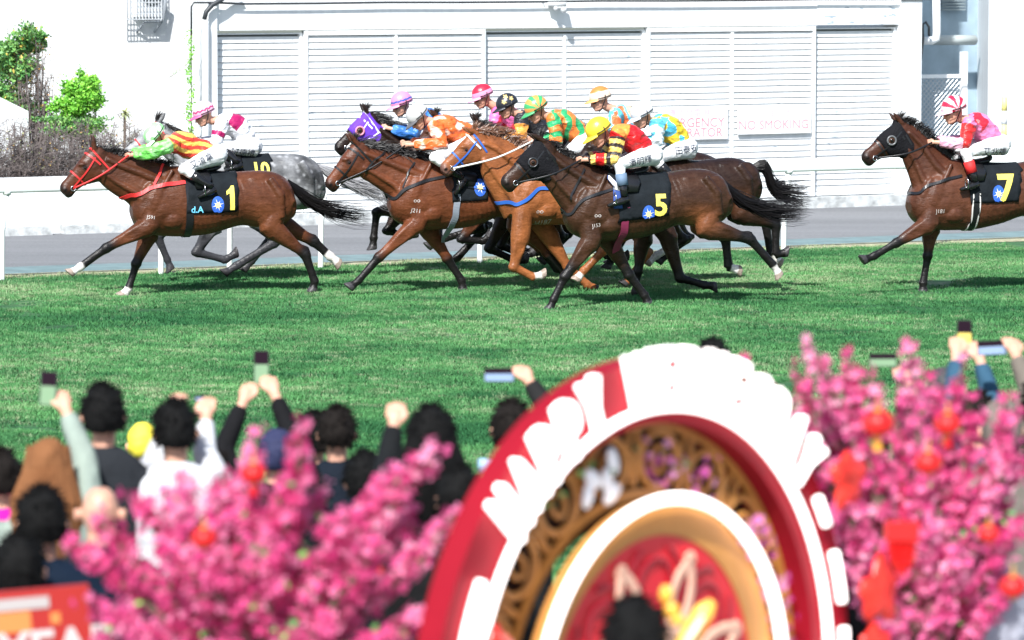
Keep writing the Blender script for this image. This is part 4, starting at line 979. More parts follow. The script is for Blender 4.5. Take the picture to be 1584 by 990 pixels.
# ================================================================ THE RUNNERS
BAY = dict(body=(.095,.031,.013), topdark=(.045,.015,.008), lite=(.16,.052,.020), p0=.6,p1=.95)
RBAY = dict(body=(.125,.038,.015), topdark=(.065,.020,.010), lite=(.18,.055,.022), p0=.75,p1=1.1)
DBAY = dict(body=(.052,.022,.011), topdark=(.024,.011,.007), lite=(.22,.075,.028), p0=.4, p1=.85)
BLK = dict(body=(.028,.013,.008), topdark=(.015,.008,.006), lite=(.09,.034,.015), points=True)
CHE = dict(body=(.27,.092,.030), topdark=(.20,.066,.023), points=False, dark=(.10,.04,.025), muzzle=(.10,.06,.055), eardark=.2)
GRY = dict(body=(.30,.31,.32), dapple=True, dark=(.035,.035,.04), p0=.0, p1=.5, muzzle=(.10,.09,.09), eye=(.1,.1,.1))
def leg(k, side, j, **kw): return dict(k=k, side=side, j=j, **kw)
# saddlecloth corners: front-top, rear-top, rear-bottom, front-bottom (pixels)
H1 = Horse(dict(ref=(300,457), label='bay racehorse number 1 in a red bridle leading the field', withers=(270,254), dock=(445,281), poll=(143,230), muzzle=(90,291), neck=T_NECK and [(a,b) for a,b,h in T_NECK],
    col=dict(BAY, blaze=.0), strap=m_strap_rd, ear=(.8,-.75), blow=(.7,0,.35), mane=.12, cloth=((288,262),(362,264),(367,329),(289,331)), number=('1',356,306,37), emblem=(336,317), saddle=(315,262),
    girth=((293,268),(291,364),m_strap_bk,.085), breast=([(288,280),(262,284),(240,287),(215,297),(198,311)], m_strap_rd, .045), tail=[(446,282),(468,302),(492,318),(520,327),(560,333)], spread=.075,
    brand=[('J591',234,337,7,-8)],
    legs=[leg('f',1,[(232,348),(164,384),(124,413),(103,427)], white=1.9), leg('f',-1,[(232,358),(211,408),(199,446),(186,462)], white=2.0),
          leg('h',1,[(418,350),(472,393),(487,436),(484,450)]), leg('h',-1,[(432,345),(486,374),(511,397),(530,411)], white=1.72)],
    extras=lambda H: (H.strap([H.fr(258,240,.1),H.fr(250,262,.2),H.fr(238,285,.22)], .03, m_strap_rd, 'neck_strap', .006), H.decal('d.A', 305, 324, 10, mat('cyan_letter',(.15,.55,.80),.5), 'lettering', H.cb, H.cloth))))
H2 = Horse(dict(ref=(350,437), label='dapple grey racehorse running beyond the leader, rump and tail behind number 1', withers=(322,224), dock=(492,256), poll=(243,190), muzzle=(188,236), col=GRY, strap=m_strap_rd, hair=m_hair, ear=(.3,-1.0), mane=.11, blow=(.9,0,.05), nmane=260,
    tailhair=m_hair_gr, tail=[(493,258),(515,270),(545,284),(572,292),(600,305)], spread=.09, cloth=((345,234),(414,238),(417,276),(345,290)), number=('10',406,262,22), saddle=(362,234),
    legs=[leg('f',1,[(330,345),(304,390),(348,402),(376,386)]), leg('f',-1,[(262,345),(244,366),(259,402),(266,420)]),
          leg('h',1,[(395,335),(427,374),(364,412),(340,428)], flip=0), leg('h',-1,[(400,330),(420,368),(388,404),(372,424)])]))
H4 = Horse(dict(ref=(655,425), label='dark racehorse in a purple hood on the far side of the group', withers=(655,222), dock=(820,246), poll=(566,176), muzzle=(515,227), col=BLK, strap=m_strap_wh, hood=(mat('purple_hood',(.13,.045,.48),.7,spec=.2,bump=.01,bscale=25), -.04, .52, mat('pink_cup',(.75,.25,.35),.5)), ear=(1,-.25), mane=.2, blow=(.9,0,.1), ntail=10,
    legs=[leg('f',1,[(612,322),(583,328),(578,368),(576,390)]), leg('f',-1,[(618,330),(599,357),(632,366),(648,360)]),
          leg('h',1,[(720,330),(745,352),(678,372),(656,386)], flip=0), leg('h',-1,[(735,325),(752,350),(707,399),(686,411)])]))
H5 = Horse(dict(ref=(760,430), label='brown racehorse with a yellow brow pad, head showing past the white capped jockey', withers=(765,226), dock=(925,250), poll=(674,182), muzzle=(632,236), col=dict(BAY, body=(.09,.032,.015)), ear=(1,-.1), mane=.16, brow=mat('yellow_pad',(.75,.72,.05),.6), ntail=10,
    legs=[leg('f',1,[(742,330),(714,370),(747,373),(762,362)]), leg('f',-1,[(775,330),(790,378),(822,392),(836,388)]),
          leg('h',1,[(850,335),(868,365),(815,392),(800,402)]), leg('h',-1,[(858,330),(880,360),(850,395),(835,408)])]))
H6s = Horse(dict(ref=(830,437), label='black racehorse almost hidden between the chestnut and the brown horse, ears showing', withers=(835,230), dock=(1000,255), poll=(737,190), muzzle=(690,240), col=BLK, ear=(1,-.2), mane=.16, ntail=10,
    legs=[leg('f',1,[(782,335),(757,384),(798,404),(822,400)]), leg('f',-1,[(790,335),(775,380),(812,396),(830,388)]),
          leg('h',1,[(915,340),(955,368),(945,402),(938,416)]), leg('h',-1,[(925,338),(965,365),(950,398),(942,408)])]))
H3 = Horse(dict(ref=(640,453), label='bright bay racehorse with black bridle ridden by the jockey in orange and white', withers=(669,243), dock=(845,268), poll=(549,222), muzzle=(500,284), neck=[((563,224),(558,274)),((590,230),(576,286)),((625,240),(600,304)),((662,245),(613,334))],
    col=dict(RBAY), ear=(1,-.15), mane=.24, blow=(.85,0,.15), brand=[('J211',644,327,8,-8),('oo',646,311,4.5,0)], breast=([(735,262),(700,270),(665,277),(630,290),(606,305)], m_strap_bk, .035), cloth=((697,262),(755,262),(752,309),(697,313)), emblem=(742,290), saddle=(725,258),
    girth=((707,300),(697,356),mat('grey_girth',(.22,.25,.30),.6),.075), tail=[(846,270),(866,290),(890,300)], ntail=60,
    legs=[leg('f',1,[(650,340),(586,398),(555,434),(536,449)]), leg('f',-1,[(664,356),(692,400),(714,434),(717,455)]),
          leg('h',1,[(815,352),(848,392),(874,420),(890,428)]), leg('h',-1,[(800,350),(838,386),(862,416),(880,424)])],
    extras=lambda H: (H.strap([H.fr(642,250,.1),H.fr(630,268,.2),H.fr(622,290,.22)], .018, m_strap_bk, 'neck_strap', .006), H.strap([H.fr(597,232,.1),H.fr(580,250,.2),H.fr(566,268,.2),H.fr(566,268,0),H.fr(566,268,-.2),H.fr(580,250,-.2),H.fr(597,232,-.1)], .02, m_strap_bk, 'throat_strap', .006))))
H9 = Horse(dict(ref=(1000,443), label='black racehorse on the rail side, rump showing above the other black horse', withers=(950,228), dock=(1110,250), poll=(868,192), muzzle=(826,246), col=BLK, mane=.2, ntail=10, hidden=True,
    legs=[leg('f',1,[(915,340),(935,384),(958,400),(972,396)]), leg('f',-1,[(905,338),(920,380),(940,398),(952,392)]),
          leg('h',1,[(1030,345),(1058,370),(1014,396),(996,412)], white=1.6), leg('h',-1,[(1040,345),(1064,368),(1030,396),(1016,408)])]))
H6 = Horse(dict(ref=(850,452), label='chestnut racehorse with white browband and blue breastplate', withers=(845,243), dock=(1010,266), poll=(733,206), muzzle=(679,258), neck=[((745,206),(744,264)),((772,209),(750,282)),((806,228),(768,316)),((838,245),(780,340))],
    col=CHE, hair=m_hair_ch, brow=m_strap_wh, ear=(.9,.4), mane=.2, blow=(.7,0,.35), strap=m_strap_bl, brand=[('H187',846,345,8,8),('oo',837,328,4.5,0)], breast=([(880,285),(850,292),(834,290),(815,310),(790,321),(776,318)], m_strap_bl, .04), ntail=10,
    legs=[leg('f',1,[(805,366),(795,413),(824,428),(849,424)], white=2.1), leg('f',-1,[(848,362),(878,412),(908,440),(928,451)], white=9),
          leg('h',1,[(975,350),(935,386),(902,420),(888,438)], white=2.2), leg('h',-1,[(985,350),(1000,392),(975,430),(965,440)])]))
H8 = Horse(dict(ref=(1060,458), label='black racehorse with streaming black tail beyond number 5', withers=(1010,238), dock=(1163,258), poll=(925,205), muzzle=(880,262), col=BLK, mane=.18, hidden=True, tail=[(1163,260),(1184,258),(1196,290),(1222,299),(1246,303)], spread=.12, ntail=600,
    legs=[leg('f',1,[(1030,360),(1052,430),(1090,441),(1112,443)]), leg('f',-1,[(995,365),(987,420),(982,452),(981,468)]),
          leg('h',1,[(1148,330),(1200,348),(1200,394),(1224,390)], flip=0), leg('h',-1,[(1140,330),(1184,342),(1192,392),(1216,413)], white=2.1)],
    cloth=((1012,250),(1090,256),(1085,270),(1012,270)), saddle=(1030,248)))
def no5(H):
    H.strap([H.fr(905,260,.1),H.fr(893,285,.2),H.fr(880,312,.2)], .022, m_strap_bk, 'neck_strap', .006)
H7 = Horse(dict(ref=(920,476), label='dark bay racehorse number 5 with black blinkers, nearest the camera', withers=(938,260), dock=(1116,276), poll=(836,218), muzzle=(772,280), neck=[((850,224),(838,276)),((870,236),(848,294)),((902,250),(868,322)),((936,261),(886,354))],
    col=DBAY, hood=(m_blink, .02, .56, mat('cup_grey',(.02,.022,.025),.25)), ear=(1,.35), mane=.13, blow=(.8,0,.2), brand=[('J153',924,350,7.5,8),('oo',926,334,4.5,0)], cloth=((936,272),(1028,274),(1033,335),(958,345)), number=('5',1021,317,34), emblem=(1002,331), saddle=(975,266),
    girth=((968,320),(962,373),mat('maroon_girth',(.22,.02,.07),.6),.085), breast=([(958,288),(930,298),(905,306),(890,318),(876,330)], m_strap_bk, .03), tail=[(1117,280),(1138,304),(1170,320),(1200,326),(1236,326)], spread=.07, ntail=650,
    legs=[leg('f',1,[(915,370),(874,428),(856,464),(848,483)]), leg('f',-1,[(942,372),(973,425),(997,457),(1004,474)]),
          leg('h',1,[(1092,352),(1160,370),(1196,410),(1210,432)], white=2.05), leg('h',-1,[(1085,350),(1122,368),(1127,413),(1152,420)], white=2.1)], extras=no5))
H10 = Horse(dict(ref=(1480,452), label='bay racehorse number 7 following alone at the right', withers=(1471,244), dock=(1648,264), poll=(1390,190), muzzle=(1331,240), neck=[((1404,190),(1396,244)),((1428,206),(1405,270)),((1450,230),(1413,300)),((1470,244),(1419,334))],
    col=dict(BAY, body=(.092,.033,.017)), hood=(m_blink, .02, .56, mat('cup_steel',(.12,.125,.13),.3)), ear=(1,.1), mane=.13, blow=(.5,0,.6), brand=[('J181',1456,328,8,0)], cloth=((1482,252),(1570,260),(1574,312),(1500,315)), number=('7',1557,291,43), emblem=(1543,300), saddle=(1508,250),
    girth=((1510,300),(1503,355),m_strap_bk,.085), girth2=m_strap_wh, breast=([(1490,270),(1462,278),(1435,286),(1414,294)], m_strap_bk, .032), tail=[(1649,266),(1672,290),(1700,305)],
    legs=[leg('f',1,[(1438,345),(1386,376),(1352,396),(1328,406)]), leg('f',-1,[(1440,352),(1435,396),(1428,438),(1428,455)]),
          leg('h',1,[(1622,335),(1676,378),(1692,420),(1690,440)]), leg('h',-1,[(1635,332),(1690,360),(1715,385),(1735,398)])]))
# ---------------------------------------------------------------- silks
W = (.76,.77,.80)
def arr(P, c): return np.tile(np.array(c, float), (len(P),1))
def band(x, w): return (np.floor(x/w).astype(int) % 2 == 0)
def s_stripes(P,X,Z,sl,pa):
    c = arr(P,(.80,.50,.10)); c[band(Z+.02*np.sin(X*14)+.01,.048)] = (.66,.05,.03); m = sl > 0; c[m] = (.18,.68,.12); k = m*(vnoise(P,14,3) > .12); c[k.astype(bool)] = (.34,.80,.28); return c
def s_white_maroon(P,X,Z,sl,pa):
    c = arr(P,W); n = vnoise(P,6,8)*.02; c[(sl==0)&(np.abs(X-.10+n) < .075)&(Z > .02)] = (.36,.01,.10); c[(sl>0)&(pa>.5)&(pa<.75)] = (.36,.01,.10); return c
def s_blotch(a, b, sc_=9, th=.0, seed=2, third=None):
    def f(P,X,Z,sl,pa):
        n = vnoise(P,sc_,seed); c = mixc(np.array(a), np.array(b), sstep(th-.10,th+.12,n)) if False else arr(P,a)*(1-sstep(th-.08,th+.10,n))[:,None]+arr(P,b)*sstep(th-.08,th+.10,n)[:,None]
        if third: m = vnoise(P,sc_*.8,seed+5) > .22; c[m] = third
        return c
    return f
def s_solid(a, s=None):
    def f(P,X,Z,sl,pa):
        c = arr(P,a); 
        if s is not None: c[sl>0] = s
        return c
    return f
def s_hoop(a, b, w_=.075):
    def f(P,X,Z,sl,pa):
        c = arr(P,a); n = vnoise(P,7,4)*.05; m = band(X*.8+Z*.5+n, w_); c[m] = b; k = (sl>0); c[k & band(pa*.33+n, .11)] = a; c[k & ~band(pa*.33+n, .11)] = b; return c
    return f
def s_five(P,X,Z,sl,pa):
    c = arr(P,(.62,.012,.015)); c[(sl==0)&(X < .05)&(Z > -.02)] = (.78,.28,.05); k = sl>0; c[k] = (.75,.50,.12); c[k & (np.abs((pa*3)%1-.5) < .22)] = (.03,.02,.02); c[k & (pa > 1.3) & (pa < 1.6)] = (.62,.012,.015); return c
def s_yellow_blue(P,X,Z,sl,pa):
    c = arr(P,(.74,.52,.03)); n = vnoise(P,8,6); c[(sl==0)&(n > .18)] = (.08,.45,.62); c[sl>0] = (.70,.76,.80); c[(sl>0)&(n > .1)] = (.10,.48,.66); c[(X<.03)&(sl==0)&(n>-.1)] = (.10,.45,.62); return c
def s_aqua(P,X,Z,sl,pa):
    c = arr(P,(.12,.50,.66)); n = vnoise(P,9,7); c[n > .12] = (.76,.50,.32); c[n < -.22] = (.72,.14,.04); return c
def s_pink_red(P,X,Z,sl,pa):
    c = arr(P,(.80,.22,.44)); c[(sl==0)&(X < .13)&(np.abs(Z+.02*np.sin(X*20)) < .40)&(vnoise(P,6,5) > .05)] = (.66,.02,.04); k = sl>0; c[k & (pa < 1.05)] = (.68,.03,.03); c[k & (pa >= 1.05)] = (.80,.42,.56); return c
def cap(base, bandc=None, top=None, lo=.03, hi=.06, zig=0, blot=None, stripe=None, stars=None):
    def f(Q):
        c = arr(Q, base); a = np.arctan2(Q[:,1],Q[:,0]); z = Q[:,2]+zig*np.abs(((a*6/math.pi)%1)-.5)
        if top is not None: c[z > hi] = top
        if bandc is not None: c[(z > lo)&(z < hi)] = bandc
        if blot is not None: c[vnoise(Q,16,3) > .02] = blot
        if stripe is not None: c[band(np.arctan2(Q[:,2],Q[:,0]), .42)] = stripe
        if stars is not None:
            for (x,z_) in ((-.05,.06),(.045,.055),(0,.1)):
                for s in (1,-1):
                    dx = Q[:,0]-x; dz = Q[:,2]-z_; r = np.hypot(dx,dz); th = np.arctan2(dz,dx); R_ = .011+.017*np.abs(((th/(math.tau/5))%1)-.5)*2; c[(r < R_)&(Q[:,1]*s > .02)] = stars
        return c
    return f
jockey(H1, dict(key='lime', label='jockey in red and yellow striped silks with lime green sleeves on horse number 1', head=(240,209), hr=18, look=48, shoulder=(268,222), back=(293,213), hip=(330,238), elbow=(234,236), hand=(203,240), knee=(284,262), ankle=(328,290), toe=(311,302),
    silks=s_stripes, cap=cap((.72,.80,.72), blot=(.30,.72,.28)), peak=(.6,.75,.6), name=('艾道拿',312,248,12,22), boottop=.30, reinout=.05, farleg=(.05,0), tw=1.0))
jockey(H2, dict(key='maroon', label='jockey in white silks with maroon patches and pink and maroon cap on the grey', head=(315,174), hr=17, look=22, shoulder=(343,190), back=(372,188), hip=(385,226), elbow=(334,220), hand=(296,228), knee=(342,230), ankle=(369,252), toe=(352,262),
    silks=s_white_maroon, cap=cap((.80,.42,.55), bandc=(.42,.03,.14), lo=.035, hi=.055, zig=.03, top=(.80,.50,.62)), peak=(.6,.10,.25), name=('班德禮',377,236,12,-6), boottop=.2))
jockey(H4, dict(key='zigzag', label='jockey in pink cap with blue zigzag band and blue sleeves', head=(621,159), hr=17, look=18, shoulder=(650,180), hip=(702,208), elbow=(640,208), hand=(600,198), knee=(660,232), ankle=(690,260), toe=(672,268),
    silks=s_blotch((.03,.14,.45),(.06,.22,.58)), cap=cap((.74,.24,.42), bandc=(.03,.10,.42), lo=.028, hi=.048, zig=.018), peak=(.74,.28,.45), reinout=.03, rein=m_strap_wh))
jockey(H5, dict(key='cerise', label='jockey in pink and red silks with a red topped pink cap', head=(746,147), hr=16.5, look=20, shoulder=(770,174), hip=(818,202), elbow=(762,204), hand=(728,212), knee=(775,228), ankle=(810,255), toe=(790,264),
    silks=s_blotch((.80,.16,.42),(.62,.02,.05),7,.05), cap=cap((.82,.30,.50), top=(.62,.02,.05), hi=.055), peak=(.80,.35,.52)))
jockey(H6s, dict(key='star', label='jockey in black cap with gold stars and black and orange silks', head=(784,162), hr=17, look=22, shoulder=(806,184), hip=(858,206), elbow=(806,212), hand=(772,214), knee=(810,238), ankle=(845,262), toe=(828,272),
    silks=lambda P,X,Z,sl,pa: np.where(((sl>0)&(pa>.35))[:,None], np.array([.80,.32,.06]), np.array([.02,.02,.025])), cap=cap((.02,.022,.03), stars=(.78,.58,.22)), peak=(.02,.022,.03)))
jockey(H3, dict(key='white', label='jockey in orange and white tie dyed silks with a white cap', head=(646,179), hr=18, look=42, shoulder=(672,196), back=(700,188), hip=(742,214), elbow=(686,222), hand=(632,224), knee=(672,244), ankle=(716,276), toe=(706,296),
    silks=s_blotch((.76,.14,.03),(.80,.60,.50),8,.12,2), cap=cap((.50,.50,.50)), peak=(.1,.1,.11), boottop=.35, farelbow=(-.06,0,.02), reinout=.04))
jockey(H9, dict(key='apricot', label='jockey in light blue and orange silks with an orange and white cap', head=(928,151), hr=17, look=14, shoulder=(953,176), hip=(1003,202), elbow=(945,206), hand=(905,206), knee=(958,230), ankle=(990,255), toe=(972,264),
    silks=s_aqua, cap=cap((.82,.62,.48), top=(.78,.20,.05), hi=.075, stripe=None), peak=(.82,.35,.12), rein=m_strap_br))
jockey(H6, dict(key='tiger', label='jockey in green and orange hooped silks and matching cap on the chestnut', head=(829,167), hr=18.5, look=28, shoulder=(856,184), back=(880,182), hip=(905,214), elbow=(862,216), hand=(828,218), knee=(868,246), ankle=(905,278), toe=(885,288),
    silks=s_hoop((.03,.36,.13),(.78,.20,.04)), cap=cap((.05,.38,.14), stripe=(.78,.30,.08)), peak=(.05,.32,.12), rein=m_strap_wh, reinout=.14))
jockey(H8, dict(key='pale', label='jockey in yellow and blue silks with a white cap behind number 5', head=(993,176), hr=18, look=26, shoulder=(1016,192), back=(1040,190), hip=(1058,228), elbow=(1018,218), hand=(975,228), knee=(1012,246), ankle=(1045,280), toe=(1025,290),
    silks=s_yellow_blue, cap=cap((.52,.55,.60),blot=(.66,.68,.70)), peak=(.75,.78,.82), name=('田泰安',1064,231,12,6)))
def towel(H, root, fr):
    P = fr(943,290,.0); 
    t = MB(); g = H.patch([[Vector((P.x-.06+.11*i/4, -(.36), P.z+.16-.38*j/8)) for j in range(9)] for i in range(5)], 'pommel_pad', mat('pad_blue',(.02,.06,.25),.6), .012, .022)
    g2 = H.patch([[Vector((P.x-.055+.10*i/4, -(.36), P.z+.15-.12*j/4-.03*i/4)) for j in range(5)] for i in range(5)], 'pad_stripe', mat('pad_white',(.75,.75,.75),.6), .004, .036, parent=g)
jockey(H7, dict(key='gold', label='jockey in red and gold silks with black hoops and a yellow cap on number 5', head=(926,202), hr=20.5, look=32, shoulder=(955,208), back=(985,207), hip=(1003,238), elbow=(950,246), hand=(903,247), knee=(958,254), ankle=(966,304), toe=(945,316),
    silks=s_five, cap=cap((.80,.58,.04), stripe=None), peak=(.78,.55,.05), name=('潘明輝',991,249,12,10), boottop=.52, cuff=(mat('denim_cuff',(.13,.20,.30),.7),.36), extra=towel, farelbow=(-.10,0,.02), reinout=.12, farleg=(-.12,-.03)))
jockey(H10, dict(key='candy', label='jockey in pink and red silks with a red and white hooped cap on number 7', head=(1475,168), hr=19.5, look=14, shoulder=(1500,190), back=(1522,188), hip=(1542,222), elbow=(1492,222), hand=(1446,220), knee=(1494,236), ankle=(1508,281), toe=(1490,291),
    silks=s_pink_red, cap=cap((.66,.02,.06), stripe=(.82,.62,.68)), peak=(.80,.45,.55), name=('艾兆禮',1541,235,13,-3), boottop=.66, cuff=(mat('red_sock',(.62,.02,.02),.7),.40), farleg=(-.18,.03), reinout=.12))
# maroon cap tucked by the grey girth of the black horse: saddle roll
# ================================================================ FOREGROUND: terrace, crowd, arch, blossom trees
TZ = .22
tm = MB(); tm.box((-14,15.62,-.02),(14,20.3,TZ)); tag(tm.build('viewing_terrace', mat('terrace_concrete',(.3,.3,.3),.85,var=.2,vscale=3)), kind='structure')
m_hairs = {'black': mat('hair_black',(.005,.005,.005),.8,spec=.12,bump=.01,bscale=30), 'brown': mat('hair_brown',(.20,.085,.035),.8,spec=.12,bump=.01,bscale=20,bstretch=(3,3,.4)), 'dark': mat('hair_dark',(.009,.007,.006),.8,spec=.12,bump=.01,bscale=30),
          'bald': mat('scalp',(.62,.36,.28),.45), 'grey': mat('hair_charcoal',(.045,.045,.048),.6,bump=.02,bscale=30), 'beige': mat('hood_taupe',(.15,.12,.10),.8,bump=.02,bscale=20), 'navy': mat('hood_navy',(.012,.016,.06),.8,bump=.02,bscale=20), 'yellow': mat('cap_yellow',(.75,.62,.05),.7)}
def cloth(n, c):
    if max(c) < .12: c = tuple(x*.5 for x in c)  # dark clothing halved: the crowd's lack of light put into the colour
    return mat('cloth_'+n, c, .85, spec=.15, bump=.03, bscale=9, var=.15, vscale=6)
m_phone = mat('phone_black',(.012,.012,.014),.25)
def screen_mat(n, c, e=1.2): return mat('screen_'+n, c, .3, emit=e*.35)
def hand_mb(mb, wrist, palm, side):
    """palm, four unequal bent fingers and a thumb, closed as if round a phone"""
    d = (palm-wrist).normalized(); q = Vector((1,0,0))*side; n = d.cross(q).normalized()
    mb.tube([wrist, wrist.lerp(palm,.5), palm+d*.02], [(.026,.022),(.033,.022),(.036,.018)], 10)
    for k in range(4):
        b = palm+d*.015+q*(.036-.024*k); L_ = (.055,.065,.062,.048)[k]
        mb.tube([b-d*.02, b+d*L_*.5, b+d*L_*.85+n*.018*side, b+d*L_*.8+n*.038*side], [.010,.0095,.009,.0075], 7)
    b = palm-d*.03-q*.028; mb.tube([b, b-q*.022+d*.03, b-q*.018+d*.055], [.013,.011,.009], 7)
def spectator(px, py, r, hair, coat, label, arms=(), long=0, s=None, wide=1.0, hood=None, ht=0, turn=0):
    s = s or r/.098; h = at(px, py, s); base = Vector((h.x, h.y, TZ))
    root = empty('spectator', base, 0, label=label, cat='person', group='spectators watching from the rail'); H_ = h-base
    bd = MB(); bd.ball(H_+Vector((0,.01,-.01)), (.078,.095,.108), 14); bd.ball(H_+Vector((turn*.02,.085,-.03)), (.05,.035,.07), 10); bd.tube([H_+Vector((turn*.02,.12,-.01)), H_+Vector((turn*.03,.135,-.04)), H_+Vector((turn*.02,.11,-.05))],[.010,.014,.010],6)
    for q in (1,-1): bd.ball(H_+Vector((q*.096,-.005,-.02)), (.014,.022,.034), 8)
    bd.tube([H_+Vector((0,0,-.08)), H_+Vector((0,-.01,-.16)), H_+Vector((0,-.01,-.24))], [.055,.055,.08], 10)
    bd.tube([H_+Vector((0,0,-.22)), H_+Vector((0,0,-.5)), H_+Vector((0,0,-.85))], [(.09,.16),(.09,.14),(.09,.14)], 12, up=Vector((1,0,0)))
    for q in (1,-1): bd.tube([H_+Vector((q*.09,0,-.8)), Vector((H_.x+q*.10,0,.45)), Vector((H_.x+q*.11,0,.05)), Vector((H_.x+q*.11,.12,.03))], [.075,.055,.035,.03], 8)
    ct = MB(); w_ = wide
    A = densify([(H_+Vector((0,-.005,-.145)),.062,.068),(H_+Vector((0,-.005,-.20)),.10,.15*w_),(H_+Vector((0,0,-.27)),.125,.205*w_),(H_+Vector((0,0,-.42)),.14,.225*w_),(H_+Vector((0,0,-.62)),.135,.205*w_),(H_+Vector((0,0,-.88)),.14,.20*w_),(H_+Vector((0,0,-.95)),.135,.195*w_)],2)
    ct.tube([a[0] for a in A], [(a[1],a[2]) for a in A], 18, up=Vector((1,0,0)))
    done = set()
    for (side, ex, ey, hx, hy) in arms:
        sh = H_+Vector((side*.185*w_,0,-.25)); E = at(ex, ey, s)-base+Vector((0,.16,0)); P = at(hx, hy, s)-base+Vector((0,.30,0))
        E = sh+(E-sh).normalized()*min(.34,max(.24,(E-sh).length)); fa = (P-E)
        wr = E+fa*.82
        ct.tube([sh, sh.lerp(E,.5), E, E.lerp(wr,.5), E.lerp(wr,.9)], [.075,.066,.06,.052,.043], 12); bd.tube([sh,E,wr],[.045,.04,.027],10); hand_mb(bd, wr, P, side); done.add(side)
    for q in (1,-1):
        if q not in done:
            sh = H_+Vector((q*.19*w_,0,-.26)); E = H_+Vector((q*.25*w_,.03,-.53)); P = H_+Vector((q*.22,.16,-.76))
            ct.tube([sh, sh.lerp(E,.5), E, P], [.075,.066,.06,.045], 12); bd.tube([sh,E,P],[.045,.04,.03],10); hand_mb(bd, P, P+Vector((0,.06,-.05)), q)
    link('body', skin(bd,.0075,1,.4), m_skin, root); link('jacket', skin(ct,.016,3,.5), coat, root)
    tr = MB()
    for q in (1,-1): tr.tube([H_+Vector((q*.09,0,-.86)), Vector((H_.x+q*.10,0,.5)), Vector((H_.x+q*.11,0,.08))], [.105,.08,.07], 12)
    tr.build('trousers', cloth('trousers',(.02,.022,.03)), root, True)
    for q in (1,-1): sb = MB(); sb.tube([(H_.x+q*.11,-.08,.045),(H_.x+q*.11,.05,.05),(H_.x+q*.11,.17,.035)],[.042,.045,.035],10); sb.build('shoe', cloth('shoe',(.05,.05,.05)), root, True)
    hm = MB()
    if hair != 'bald':
        rs = []
        for k in range(1, 11):
            ph = R(132)*k/10; rs.append([H_+Vector((.098*math.sin(ph)*math.cos(a), .108*math.sin(ph)*math.sin(a)-.012-(.012 if math.sin(a) < 0 else 0), .128*math.cos(ph)*(1 if ph < 1.57 else .95)+.008)) + Vector((0,(.05*max(0,math.sin(a))*(ph > 1.3)*-1),0)) for a in (math.tau*i/22 for i in range(22))])
        hm.rings(rs); me = skin(hm,.010,1,.4); P = coords(me); n = vnoise(P,30,3)*.004+vnoise(P,13,px*.01)*.011; N_ = np.array([v.normal for v in me.vertices]); P += N_*n[:,None]; me.vertices.foreach_set('co', P.ravel()); me.update()
        if hair in ('black','dark'):
            q = MB(); rd = random.Random(int(px)+7)
            for k in range(260):
                ph = R(rd.uniform(0,128)); a = rd.uniform(0,math.tau); dr = Vector((.098*math.sin(ph)*math.cos(a), .108*math.sin(ph)*math.sin(a)-.012, .128*math.cos(ph)+.008)); t_ = dr.normalized(); fl_ = (Vector((rd.gauss(0,.5),rd.gauss(0,.5),-.6))+t_*.9).normalized()
                q.tube([H_+dr*.94, H_+dr*1.0+fl_*.012, H_+dr+fl_*rd.uniform(.02,.042)], [.006,.005,.001], 4)
            q.build('hair_tufts', m_hairs[hair], root)
        link('hood' if hair in ('navy','beige') else ('cap' if hair in ('yellow','grey') else 'hair'), me, m_hairs[hair], root)
    if long:
        q = MB(); rd = random.Random(int(px))
        for k in range(420):
            a = rd.uniform(-math.pi-.35, .35); st = H_+Vector((.09*math.cos(a)*rd.uniform(.3,1), .085*math.sin(a)*rd.uniform(.3,1)-.012, rd.uniform(.0,.10))); wd = 1+rd.uniform(.0,.55)
            e = H_+Vector((.105*math.cos(a)*wd, .10*math.sin(a)*wd-.04, -long*rd.uniform(.7,1.0))); q.tube([st, H_+Vector((.105*math.cos(a)*1.02,.115*math.sin(a)-.02,-.02)), st.lerp(e,.6)+Vector((.03*math.cos(a),-.03,0)), e], [.008,.009,.008,.003], 4)
        q.build('long_hair', m_hairs[hair], root)
    return root
def phone(px, py, s, dy, w_, h_, scr, label, tilt=0, off=None):
    p = at(px, py, s)+Vector((0,dy,0)); root = empty('phone', p, R(off or 0), label=label, cat='phone', group='phones held up by spectators'); root.rotation_euler = (R(-6), R(tilt), R(off or 0))
    mb = MB(); mb.box((-w_/2,-.004,-h_/2),(w_/2,.004,h_/2)); mb.build('case', m_phone, root); mb = MB(); mb.box((-w_/2+.004,-.0052,-h_/2+.004),(w_/2-.004,-.0042,h_/2*(.15))); mb.build('screen', scr, root)
    mb = MB(); mb.box((-w_/2+.004,-.0052,h_/2*.17),(w_/2-.004,-.0042,h_/2-.004)); mb.build('screen_top', mat('screen_dark',(.012,.004,.010),.5,spec=.1), root)
g1 = screen_mat('pale_green',(.16,.26,.15),.5); g2 = screen_mat('pale_blue',(.20,.28,.42),.5); g3 = screen_mat('yellow',(.55,.45,.10),.5)
spectator(75,722,34,'brown',cloth('sage',(.24,.29,.25)),'woman with long light brown hair and pale sage jacket holding up a phone',[(1,125,715,85,632)],long=.42)
phone(63,612,347,.30,.076,.155,g1,'phone with a red dot on dark screen top, held up at far left', 4)
spectator(2,738,31,'dark',cloth('magenta',(.60,.01,.25)),'dark haired spectator in magenta at the left picture edge')
spectator(160,640,33,'black',cloth('charcoal',(.035,.04,.048)),'man with short black hair and dark grey jacket beside the raised sage sleeve',turn=-1)
spectator(155,788,33,'bald',cloth('ink',(.02,.022,.03)),'bald spectator behind the left blossom tree',s=375)
spectator(66,806,33,'black',cloth('navy',(.008,.022,.05)),'spectator with black hair and broad navy jacket at lower left',wide=1.25,s=392)
